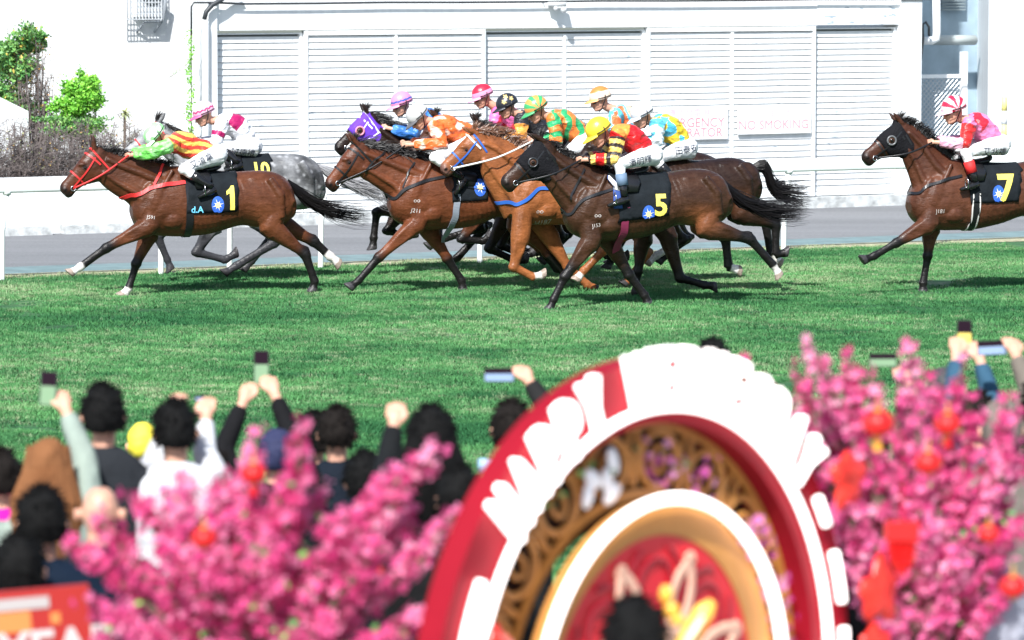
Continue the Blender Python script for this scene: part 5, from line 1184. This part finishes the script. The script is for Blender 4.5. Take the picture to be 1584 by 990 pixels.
spectator(272,664,33,'black',cloth('white',(.50,.51,.53)),'spectator with black hair in white hooded jacket lifting a phone with both hands',[(-1,222,735,262,640),(1,318,720,312,645)],wide=1.05)
phone(301,628,336,.34,.05,.03,g2,'small pale blue phone beside the head of the person in white')
spectator(221,686,19,'yellow',cloth('olive',(.12,.14,.06)),'spectator in a yellow cap left of the person in white',s=250)
spectator(430,702,30,'navy',cloth('jetblack',(.012,.012,.014)),'spectator in navy hood and black coat holding a phone high with both hands',[(-1,342,700,376,618),(1,440,660,414,606)],wide=1.15)
phone(398,578,306,.34,.078,.17,g1,'phone held highest, by the two hands of the person in the navy hood',0)
spectator(521,668,29,'dark',cloth('deepnavy',(.012,.02,.035)),'man with thinning dark hair and navy jacket left of the long black haired woman',turn=1)
spectator(486,676,27,'black',cloth('soot',(.02,.02,.022)),'black haired spectator half hidden behind the man with thinning hair',s=290)
spectator(668,676,35,'black',cloth('puffer',(.014,.016,.018)),'woman with long black hair and black padded coat left of the arch',[(-1,598,735,608,655)],long=.36,wide=1.1)
spectator(792,662,31,'dark',cloth('darkgrey',(.03,.03,.03)),'dark haired spectator left of the arch reaching up with a phone',[(1,852,640,812,588)])
phone(772,590,316,.32,.15,.07,g2,'phone held sideways above the left side of the arch',0)
spectator(1102,566,29,'black',cloth('black2',(.02,.02,.02)),'black haired spectator mostly hidden behind the top of the arch',s=300)
spectator(1462,604,28,'grey',cloth('slate',(.05,.07,.10)),'spectator in a charcoal cap among the right blossoms')
spectator(1512,648,29,'dark',cloth('denim',(.03,.08,.13)),'dark haired spectator in denim blue holding a phone up with two bare hands',[(-1,1485,600,1490,545),(1,1535,610,1522,552)],s=300)
phone(1503,528,300,.34,.078,.16,g3,'phone with bright yellow picture at upper right',0)
spectator(1548,662,33,'beige',cloth('taupe',(.16,.14,.12)),'spectator in a taupe hood at the right among the blossoms')
spectator(1612,620,30,'dark',cloth('taupe2',(.14,.12,.10)),'spectator at the right picture edge reaching in with a phone',[(-1,1606,600,1578,545)])
phone(1546,547,306,.32,.15,.075,g2,'phone held sideways near the right picture edge',-3)
spectator(1416,658,30,'black',cloth('black3',(.025,.025,.025)),'black haired spectator between red lanterns raising a bare arm',[(1,1446,650,1408,590)])
phone(1374,566,306,.3,.14,.07,g1,'phone held sideways behind the right blossom spray',0)
spectator(1512,812,40,'black',cloth('palegrey',(.36,.37,.43)),'spectator in pale grey behind the lower right blossoms',s=400,wide=1.1)
spectator(1388,800,38,'black',cloth('black4',(.015,.015,.018)),'spectator in black behind the lower middle of the right blossom tree',s=390,wide=1.1)
for (x,y,r,hr_,cl,lab) in ((566,742,30,'black',(.012,.013,.02),'black haired spectator low between the navy jacket and the padded coat'),(712,770,32,'black',(.012,.012,.013),'black coated spectator low beside the left edge of the arch'),
    (330,742,30,'dark',(.02,.02,.022),'dark coated spectator low between the white jacket and the black sleeves'),(30,880,36,'black',(.006,.015,.035),'spectator in dark navy at the lower left corner behind the banner'),
    (1340,690,30,'black',(.015,.015,.015),'black haired spectator behind the upper left lantern of the right tree'),(1580,720,34,'dark',(.05,.045,.045),'spectator in dark brown at the right edge behind the blossoms'),(1275,800,34,'black',(.012,.012,.014),'black coated spectator behind the blossoms just right of the arch'),(1450,760,34,'dark',(.02,.02,.02),'dark coated spectator low behind the middle of the right blossoms')):
    spectator(x,y,r,hr_,cloth('crowd%d'%x,cl),lab,s=(400 if x == 30 else 365 if y > 750 else 322),wide=1.1)
# drink can
p = at(750,738,345)+Vector((0,.2,0)); cn = empty('drink_can', p, 0, label='green can with a pale blue top left of the arch', cat='can')
mb = MB(); mb.tube([(0,0,-.06),(0,0,-.055),(0,0,.0)],[.028,.032,.032],16); mb.build('can_body', mat('can_green',(.02,.42,.14),.3), cn, True); mb = MB(); mb.tube([(0,0,.001),(0,0,.05),(0,0,.056)],[.032,.032,.027],16); mb.build('can_top', mat('can_blue',(.35,.55,.75),.3), cn, True)
# ---------------------------------------------------------------- lit drum arch
AO = at(1010,1085,450); ATH = R(51); AR = empty('drum_arch', AO, ATH, label='round red and gold drum arch with glowing white letters', cat='arch')
m_red = mat('arch_red',(.25,.004,.014),.6,var=.08,vscale=3,spec=.2); m_dred = mat('arch_dark_red',(.32,.008,.02),.4); m_gold = mat('arch_gold',(.48,.21,.045),.5,var=.15,vscale=5); m_glow = mat('neon_white',(1,.93,.90),.4,emit=1.6); m_cream = mat('arch_cream',(.72,.42,.30),.5)
def annulus(mb, r0, r1, y0, y1, n=96, a0=0, a1=360):
    full = (a1-a0) >= 360; A = [R(a0+(a1-a0)*i/n) for i in range(n+(0 if full else 1))]
    rs = [[Vector((r*math.cos(a), y, r*math.sin(a))) for r, y in ((r0,y0),(r1,y0),(r1,y1),(r0,y1))] for a in A]
    if full: rs.append(rs[0])
    mb.rings(rs, cap=not full)
def arc_tube(mb, r, rad, a0, a1, y, n=None):
    n = n or max(3, int(abs(a1-a0)/2.5)); mb.tube([Vector((r*math.cos(R(a0+(a1-a0)*i/n)), y, r*math.sin(R(a0+(a1-a0)*i/n)))) for i in range(n+1)], rad, 8, up=Vector((0,1,0)))
mb = MB(); annulus(mb,.99,1.185,0,.10); mb.build('rim', m_red, AR)
mb = MB(); annulus(mb,.962,.987,.0,.20); mb.build('inner_rim', m_red, AR)
mb = MB(); arc_tube(mb,1.018,.016,0,360,-.03,120); mb.build('neon_ring', m_glow, AR, True)
for a0,a1,rr in ((151,163,1.10),(168,178,1.10),(182,194,1.10),(27,33,1.12),(11,21,1.12),(-2,6,1.12),(-20,-8,1.12)):
    mb = MB(); arc_tube(mb,rr,.019,a0,a1,-.03); mb.build('neon_tube', m_glow, AR, True)
txt = 'HAPPY WEDNESDAY'; 
for i, ch in enumerate(txt):
    if ch == ' ': continue
    a = 138.5-(138.5-41.5)*i/(len(txt)-1); me = text_mesh(ch, 1.0, bold=.03, extrude=.07); P = coords(me); P[:,:2] -= (P[:,:2].max(0)+P[:,:2].min(0))/2
    hh = P[:,1].max()*2; kx = .092/max(P[:,0].max()*2, .45) if ch != 'W' else .150/(P[:,0].max()*2); kz = .20/hh; t = R(90-a); x = P[:,0]*kx; z = P[:,1]*kz+1.125
    ca, sa = math.cos(t), math.sin(t); V = np.stack([x*ca+z*sa, -.05+P[:,2]*.30, -x*sa+z*ca],1); m2 = bpy.data.meshes.new('letter'); m2.from_pydata(V.tolist(), [], [tuple(q.vertices) for q in me.polygons]); link('letter', m2, m_glow, AR, False)
# lattice: ovals and bars cut from gold board
mb = MB(); nO = 18
annulus(mb,.935,.958,.08,.10); annulus(mb,.69,.725,.08,.10)
for i in range(nO):
    a = math.tau*i/nO; c = Vector((.83*math.cos(a), .09, .83*math.sin(a))); er = Vector((math.cos(a),0,math.sin(a))); et = Vector((-math.sin(a),0,math.cos(a)))
    mb.tube([c+er*(.098*math.cos(b))+et*(.105*math.sin(b)) for b in (math.tau*j/18 for j in range(19))], [(.015,.014)]*19, 6, up=Vector((0,1,0)))
    mb.tube([c+er*(.048*math.cos(b))+et*(.036*math.sin(b)) for b in (math.tau*j/12 for j in range(13))], [(.010,.012)]*13, 6, up=Vector((0,1,0)))
    for k in (-1,1): mb.tube([c+et*(k*.145)+er*.105, c+et*(k*.12)+er*.03, c+et*(k*.155)-er*.03, c+et*(k*.13)-er*.105], [(.010,.012)]*4, 6, up=Vector((0,1,0)))
mb.build('lattice', m_gold, AR)
mb = MB(); annulus(mb,.60,.955,.17,.19); mb.build('gap_dark_sheet', mat('lattice_gap_shade',(.03,.015,.008),.8), AR)  # added dark sheet, makes the open lattice gaps look shaded
mb = MB(); annulus(mb,.575,.700,-.005,.02); mb.build('gold_band', m_gold, AR)
mb = MB(); arc_tube(mb,.705,.020,0,360,-.05,110); mb.build('neon_ring', m_glow, AR, True)
mb = MB(); mb.tube([(0,.0,0),(0,.05,0)],.574,64,up=Vector((0,0,1))); df = mb.build('drum_face', mat('drum_face_red',(.66,.012,.025),.4,var=.08,vscale=4), AR)
mb = MB(); mb2 = MB()
for i in range(8):
    a = math.tau*i/8+R(90); c = Vector((.40*math.cos(a),-.012,.40*math.sin(a))); rr = .205
    pts = [c+Vector((rr*math.cos(b),0,rr*math.sin(b))) for b in (math.tau*j/40 for j in range(41))]
    pts = [p for p in pts if math.hypot(p.x,p.z) < .545]
    seg = []
    for p in pts:
        if seg and (p-seg[-1]).length > .06:
            if len(seg) > 1: mb.tube(seg, [(.022,.008)]*len(seg), 6, up=Vector((0,1,0)))
            seg = []
        seg.append(p)
    if len(seg) > 1: mb.tube(seg, [(.022,.008)]*len(seg), 6, up=Vector((0,1,0)))
    for r2 in (.150,.095):
        q = [c+Vector((r2*math.cos(b),.002,r2*math.sin(b))) for b in (math.tau*j/30 for j in range(31))]; q = [p for p in q if math.hypot(p.x,p.z) < .54]
        seg = []
        for p in q:
            if seg and (p-seg[-1]).length > .05:
                if len(seg) > 1: mb2.tube(seg, [(.010,.004)]*len(seg), 6, up=Vector((0,1,0)))
                seg = []
            seg.append(p)
        if len(seg) > 1: mb2.tube(seg, [(.010,.004)]*len(seg), 6, up=Vector((0,1,0)))
mb.build('cream_scrollwork', m_cream, df); mb2.build('red_scrollwork', m_dred, df)
# stand
mb = MB(); zb = -AO.z+.002
for x in (-.75,.75): mb.box((x-.08,-.1,zb),(x+.08,.35,-.85))
mb.box((-1.1,-.3,zb),(1.1,.5,zb+.12)); mb.build('stand', m_dred, AR)
# glowing maple shapes on the rim
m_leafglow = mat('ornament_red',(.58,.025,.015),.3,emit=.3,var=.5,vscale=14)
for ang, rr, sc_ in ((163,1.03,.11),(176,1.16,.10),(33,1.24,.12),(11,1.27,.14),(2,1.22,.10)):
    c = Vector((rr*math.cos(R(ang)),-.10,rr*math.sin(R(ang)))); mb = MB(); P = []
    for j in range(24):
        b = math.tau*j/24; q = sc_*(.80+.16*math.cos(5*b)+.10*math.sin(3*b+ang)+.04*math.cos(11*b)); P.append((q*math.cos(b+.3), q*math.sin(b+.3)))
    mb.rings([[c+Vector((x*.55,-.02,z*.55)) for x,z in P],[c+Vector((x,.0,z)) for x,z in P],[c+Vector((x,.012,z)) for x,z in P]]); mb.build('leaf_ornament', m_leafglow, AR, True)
# ---------------------------------------------------------------- flowers
def petalmat(n, a, b, c):
    def f(N, L, bb):
        g = N.new('ShaderNodeNewGeometry'); r = N.new('ShaderNodeValToRGB'); e = r.color_ramp.elements; e[0].color = (*a,1); e[1].color = (*c,1); m = e.new(.5); m.color = (*b,1)
        L.new(g.outputs['Random Per Island'], r.inputs[0]); L.new(r.outputs[0], bb.inputs['Base Color']); bb.inputs['Roughness'].default_value = .6
        tr = N.new('ShaderNodeBsdfTranslucent'); L.new(r.outputs[0], tr.inputs[0]); mx = N.new('ShaderNodeMixShader'); mx.inputs[0].default_value = .35; L.new(bb.outputs[0], mx.inputs[1]); L.new(tr.outputs[0], mx.inputs[2])
        L.new(mx.outputs[0], N['Material Output'].inputs[0])
    return node_mat(n, f)
m_pet = petalmat('pink_petal',(.58,.025,.17),(.76,.09,.29),(.86,.27,.46)); m_pet3 = petalmat('pale_petal',(.70,.07,.27),(.82,.18,.40),(.88,.40,.56)); m_pet2 = petalmat('lilac_petal',(.55,.05,.35),(.70,.15,.50),(.80,.45,.70)); m_wpet = mat('white_petal',(.80,.82,.85),.5)
def flower(mb, p, n, r, rnd):
    n = Vector(n).normalized(); u = n.orthogonal().normalized(); u = Quaternion(n, rnd.uniform(0,6.3)) @ u; v = n.cross(u)
    V = [p]; F = []
    for k in range(5):
        a = math.tau*k/5; 
        for da, rr, h in ((-.48,.70,.30),(-.2,1.0,.42),(.2,1.0,.42),(.48,.70,.30)):
            V.append(p+(u*math.cos(a+da)+v*math.sin(a+da))*r*rr+n*r*h)
        b = 1+4*k; F.append((0,b,b+1,b+2,b+3))
    mb.add(V, F)
def blossom_tree(name, base, tips, s, label, seed, dens=1.0, fr=.017, mp=m_pet):
    rnd = random.Random(seed); B_ = Vector(base); root = empty(name, B_, 0, label=label, cat='blossom tree'); br = MB(); flA = MB(); flB = MB(); lf = MB()
    for (x, y, sp) in tips:
        fl = flA if rnd.random() < .6 else flB
        e = at(x, y, s*rnd.uniform(.975,1.02))-B_; 
        f0 = Vector((e.x*.25, e.y*.3+rnd.gauss(0,.03), e.z*.45)); f1 = Vector((e.x*.7+rnd.gauss(0,.03), e.y*.7, e.z*.78)); pts = [p[0] for p in densify([(Vector((0,0,0)),),(f0,),(f1,),(e,)],5)]
        n = len(pts); br.tube(pts, [.022*(1-i/(n-1))**.7+.003 for i in range(n)], 6)
        for i in range(int(n*.42), n):
            L_ = (pts[i]-pts[i-1]).length if i else 0
            for k in range(max(1,int(10*dens))):
                p = pts[i]+(pts[min(i+1,n-1)]-pts[i])*rnd.random(); d = Vector((rnd.gauss(0,1),rnd.gauss(0,1),rnd.gauss(.1,.8))).normalized(); flower(fl, p+d*rnd.uniform(.0,.038), d, fr*rnd.uniform(.75,1.2), rnd)
            if i < n-2 and sp > 0:
                for k in range(3):
                    d = (Vector((rnd.gauss(0,1),rnd.gauss(0,.8),rnd.gauss(.55,.6))).normalized()); q = pts[i]+d*sp*rnd.uniform(.4,1)*(1-.5*i/n); mm = pts[i].lerp(q,.5)+Vector((rnd.gauss(0,.012),rnd.gauss(0,.012),0)); br.tube([pts[i],mm,q],[.006,.004,.002],4)
                    for j in range(int(24*dens)):
                        t = rnd.random(); p = (pts[i].lerp(mm,t*2) if t < .5 else mm.lerp(q,t*2-1)); dd = Vector((rnd.gauss(0,1),rnd.gauss(0,1),rnd.gauss(0,1))).normalized(); flower(fl, p+dd*rnd.uniform(.0,.04), dd, fr*rnd.uniform(.75,1.2), rnd)
                    if rnd.random() < .4: leaf(lf, q+Vector((0,0,.0)), .04, rnd)
    br.tube([(0,0,-B_.z+.01),(.02,0,-B_.z*.5),(0,0,.05)],[.04,.035,.03],8)
    br.build('branches', m_bark, root); flA.build('blossoms', mp, root); flB.build('pale_blossoms', m_pet3, root); lf.build('leaves', m_lf2, root)
    pt = MB(); z0 = -B_.z+.003; pt.tube([(0,0,z0),(0,0,z0+.02),(0,0,z0+.32),(0,0,z0+.35)],[.16,.17,.22,.21],20); pt.build('pot', m_dred, root, True)
    return root
Lt = [(112,835,.10),(150,800,.08),(205,765,.08),(255,760,.10),(282,735,.05),(330,770,.12),(345,735,.08),(395,672,.03),(378,720,.04),(440,745,.12),(467,655,.03),(462,700,.04),(500,760,.12),(540,790,.14),(590,742,.08),(612,728,.04),(648,712,.03),(676,690,.02),(640,790,.10),(706,792,.03),(672,845,.05),(590,840,.14),(700,930,.04),(640,960,.08),(250,850,.16),(200,880,.14),(330,850,.18),(420,830,.18),(480,860,.18),(300,930,.18),(400,920,.2),(180,960,.14),(560,900,.16),(500,950,.18),(130,925,.06),(150,990,.1),(340,1000,.16),(450,990,.16)]
blossom_tree('blossom_tree', at(400,1180,470)+Vector((0,.0,0)), Lt, 470, 'pink artificial plum blossom tree in front of the spectators at lower left', 4, .30, .0225)
Rt = [(1150,560,.08),(1175,600,.10),(1245,522,.02),(1225,560,.04),(1262,575,.04),(1310,540,.02),(1300,590,.06),(1345,570,.04),(1405,530,.02),(1395,580,.06),(1440,580,.06),(1200,640,.12),(1255,640,.12),(1330,640,.12),(1385,640,.08),(1460,640,.07),(1500,610,.03),(1492,560,.02),(1555,615,.03),(1568,640,.04),(1520,690,.10),(1240,700,.12),(1300,720,.14),(1370,720,.12),(1440,700,.06),(1490,740,.12),(1560,720,.12),(1584,690,.08),(1250,780,.1),(1300,800,.14),(1400,780,.14),(1450,800,.12),(1530,790,.14),(1584,790,.12),(1560,850,.12),(1480,850,.12),(1320,870,.1),(1350,905,.06),(1400,900,.08),(1500,900,.07),(1560,915,.05),(1425,690,.02)]
blossom_tree('blossom_tree', at(1440,1190,412)+Vector((0,.15,0)), Rt, 412, 'large pink artificial plum blossom tree right of the arch', 8, .29, .0235)
# garland and white petals on the arch lattice
rnd = random.Random(21); g = MB(); wp = MB(); gl = MB()
for k in range(150):
    a = R(rnd.choice([rnd.uniform(8,50), rnd.uniform(8,40), rnd.uniform(60,90), rnd.uniform(-25,10)])); r_ = rnd.uniform(.74,.90); p = Vector((r_*math.cos(a), rnd.uniform(.0,.10), r_*math.sin(a))); flower(g, p, Vector((rnd.gauss(0,.5),-1,rnd.gauss(0,.5))), rnd.uniform(.012,.02), rnd)
for k in range(14):
    a = R(rnd.uniform(70,130)); r_ = rnd.uniform(.80,.90); leaf(gl, Vector((r_*math.cos(a), .06, r_*math.sin(a))), .04, rnd)
for (ang, r_, ro) in ((112,.80,20),(109,.84,-60),(104,.80,-10),(101,.86,-20),(103,.75,60)):
    c = Vector((r_*math.cos(R(ang)),.05,r_*math.sin(R(ang)))); M = Matrix.Rotation(R(ro),3,'Y'); wp.ball(c, (.028,.012,.055), 12, M)
tag(g.build('blossom_garland', m_pet2, AR), kind='stuff'); gl.build('garland_leaves', m_lf2, AR); wp.build('white_petals', m_wpet, AR, True)
# ---------------------------------------------------------------- lanterns
m_lan = mat('lantern_red',(.55,.008,.008),.45,emit=.06); m_lang = mat('lantern_gold',(.75,.38,.05),.4)
def lantern(px, py, r, s, label, big=0, tas=1):
    p = at(px, py, s); root = empty('lantern', p, 0, label=label, cat='lantern', group='red lanterns and charms hung in the blossom trees'); k = r/s; mb = MB(); n = 32; rs = []
    for i in range(1, 12):
        ph = math.pi*i/12; rs.append([(k*math.sin(ph)*math.cos(a)*(1+.035*math.cos(a*8)), k*math.sin(ph)*math.sin(a)*(1+.035*math.cos(a*8)), k*.86*math.cos(ph)) for a in (math.tau*j/n for j in range(n))])
    mb.rings(rs); mb.build('shade', m_lan, root, True); mb = MB(); mb.tube([(0,0,k*.80),(0,0,k*.92)], k*.3, 12); mb.tube([(0,0,-k*.92),(0,0,-k*.80)], k*.3, 12); mb.tube([(0,0,k*.9),(0,0,k*1.6)], .003, 4); mb.build('cap', m_lang, root, True)
    if tas:
        mb = MB()
        for j in range(14): a = math.tau*j/14; mb.tube([(.006*math.cos(a),.006*math.sin(a),-k*.9),(.012*math.cos(a),.012*math.sin(a),-k*1.7)], .003, 4)
        mb.build('tassel', m_lang if tas == 2 else m_lan, root)
lantern(1358,655,25,478,'red lantern with an orange tassel, upper left in the right blossom tree',tas=2); lantern(1466,656,21,478,'red lantern half behind a pink spray below the charcoal cap'); lantern(1436,716,22,478,'red lantern in the middle of the right blossom tree',tas=0)
lantern(1567,908,21,478,'red lantern against pale grey clothing at lower right',tas=0); lantern(392,732,20,480,'small red lantern under the upright blossom sprays'); lantern(316,832,20,490,'red lantern in the middle of the left blossom tree',tas=0); lantern(1530,826,17,478,'orange red lantern low in the right blossom tree',tas=0)
def charm(px, py, w_, h_, s, label):
    p = at(px, py, s); root = empty('tassel_charm', p, 0, label=label, cat='charm'); a, b = w_/s/2, h_/s/2; mb = MB()
    mb.box((-a,-.02,b*.35),(a,.02,b)); mb.build('knot_panel', m_lan, root); mb = MB(); rd = random.Random(1)
    for j in range(60): x = rd.uniform(-a*.9,a*.9); mb.tube([(x,rd.uniform(-.015,.015),b*.36),(x*.75,rd.uniform(-.015,.015),-b*rd.uniform(.5,1)+abs(x)*.8)],[.005,.003],4)
    mb.build('fringe', m_lan, root); mb = MB(); mb.tube([(0,0,b),(0,0,b+.12)],.003,4); mb.build('cord', m_lan, root)
charm(1395,852,52,92,478,'red fringed charm hanging low in the right blossom tree'); charm(556,920,72,86,462,'wide red fringed charm low in the left blossom tree')
# banner at lower left
bp = at(60,973,430); Bn = empty('banner_sign', bp, R(-8), label='red and orange banner with white letters at the lower left corner', cat='banner'); Bn.rotation_euler = (0, R(-4), R(8))
mb = MB(); mb.box((-.35,0,-.9),(.19,.03,.145)); mb.build('panel', mat('banner_red',(.34,.014,.010),.5), Bn)
mb = MB(); mb.box((-.35,-.004,.075),(.045,-.001,.118)); mb.build('white_bar', mat('banner_white',(.38,.35,.34),.6), Bn)
mb = MB(); mb.box((-.35,-.004,-.005),(-.025,-.001,.070)); mb.box((.045,-.004,.015),(.08,-.001,.055)); mb.build('orange_field', mat('banner_orange',(.60,.20,.05),.6), Bn)
me = text_mesh('NEW YEAR', .20, bold=.006); V = [(v.co.x*.92-.17,-.006,v.co.y-.085) for v in me.vertices]; m2 = bpy.data.meshes.new('t'); m2.from_pydata(V,[],[tuple(q.vertices) for q in me.polygons]); link('lettering', m2, mat('banner_text',(.52,.44,.43),.6), Bn, False)
mb = MB(); zb = -bp.z; mb.box((-.3,.0,zb+.03),(-.26,.03,-.9)); mb.box((.1,.0,zb+.03),(.14,.03,-.9)); mb.box((-.4,-.2,zb+.003),(.25,.2,zb+.03)); mb.build('stand', m_phone, Bn)
# person and inflatables in front of the arch
TZ = .0
spectator(982,992,33,'black',cloth('front',(.03,.03,.035)),'dark haired person right in front of the drum face at the bottom edge',s=500,turn=1)
ip = at(1075,975,500); st = empty('inflatable_stick', ip, 0, label='yellow inflatable stick held up beside the dark haired head', cat='inflatable')
mb = MB(); mb.tube([(-.07,0,-.12),(-.04,0,-.06),(.03,0,.06),(.055,0,.09)],[.018,.03,.032,.012],14); mb.build('stick', mat('inflatable_yellow',(.85,.50,.08),.25,emit=.15), st, True); mb = MB(); mb.tube([(-.06,-.028,-.10),(-.02,-.034,-.02),(.025,-.034,.05)],[.010,.013,.008],8); mb.build('pale_stripe', mat('inflatable_cream',(.88,.78,.55),.3), st, True)
ip = at(1033,935,500); st = empty('headband', ip, 0, label='yellow knotted headband bow above the dark haired head', cat='headband')
mb = MB(); mb.ball((-.005,0,.03),(.022,.015,.035),10); mb.ball((.012,0,-.02),(.026,.015,.03),10); mb.ball((.03,0,-.05),(.024,.014,.02),10); mb.build('bow', mat('bow_yellow',(.80,.42,.05),.4), st, True)
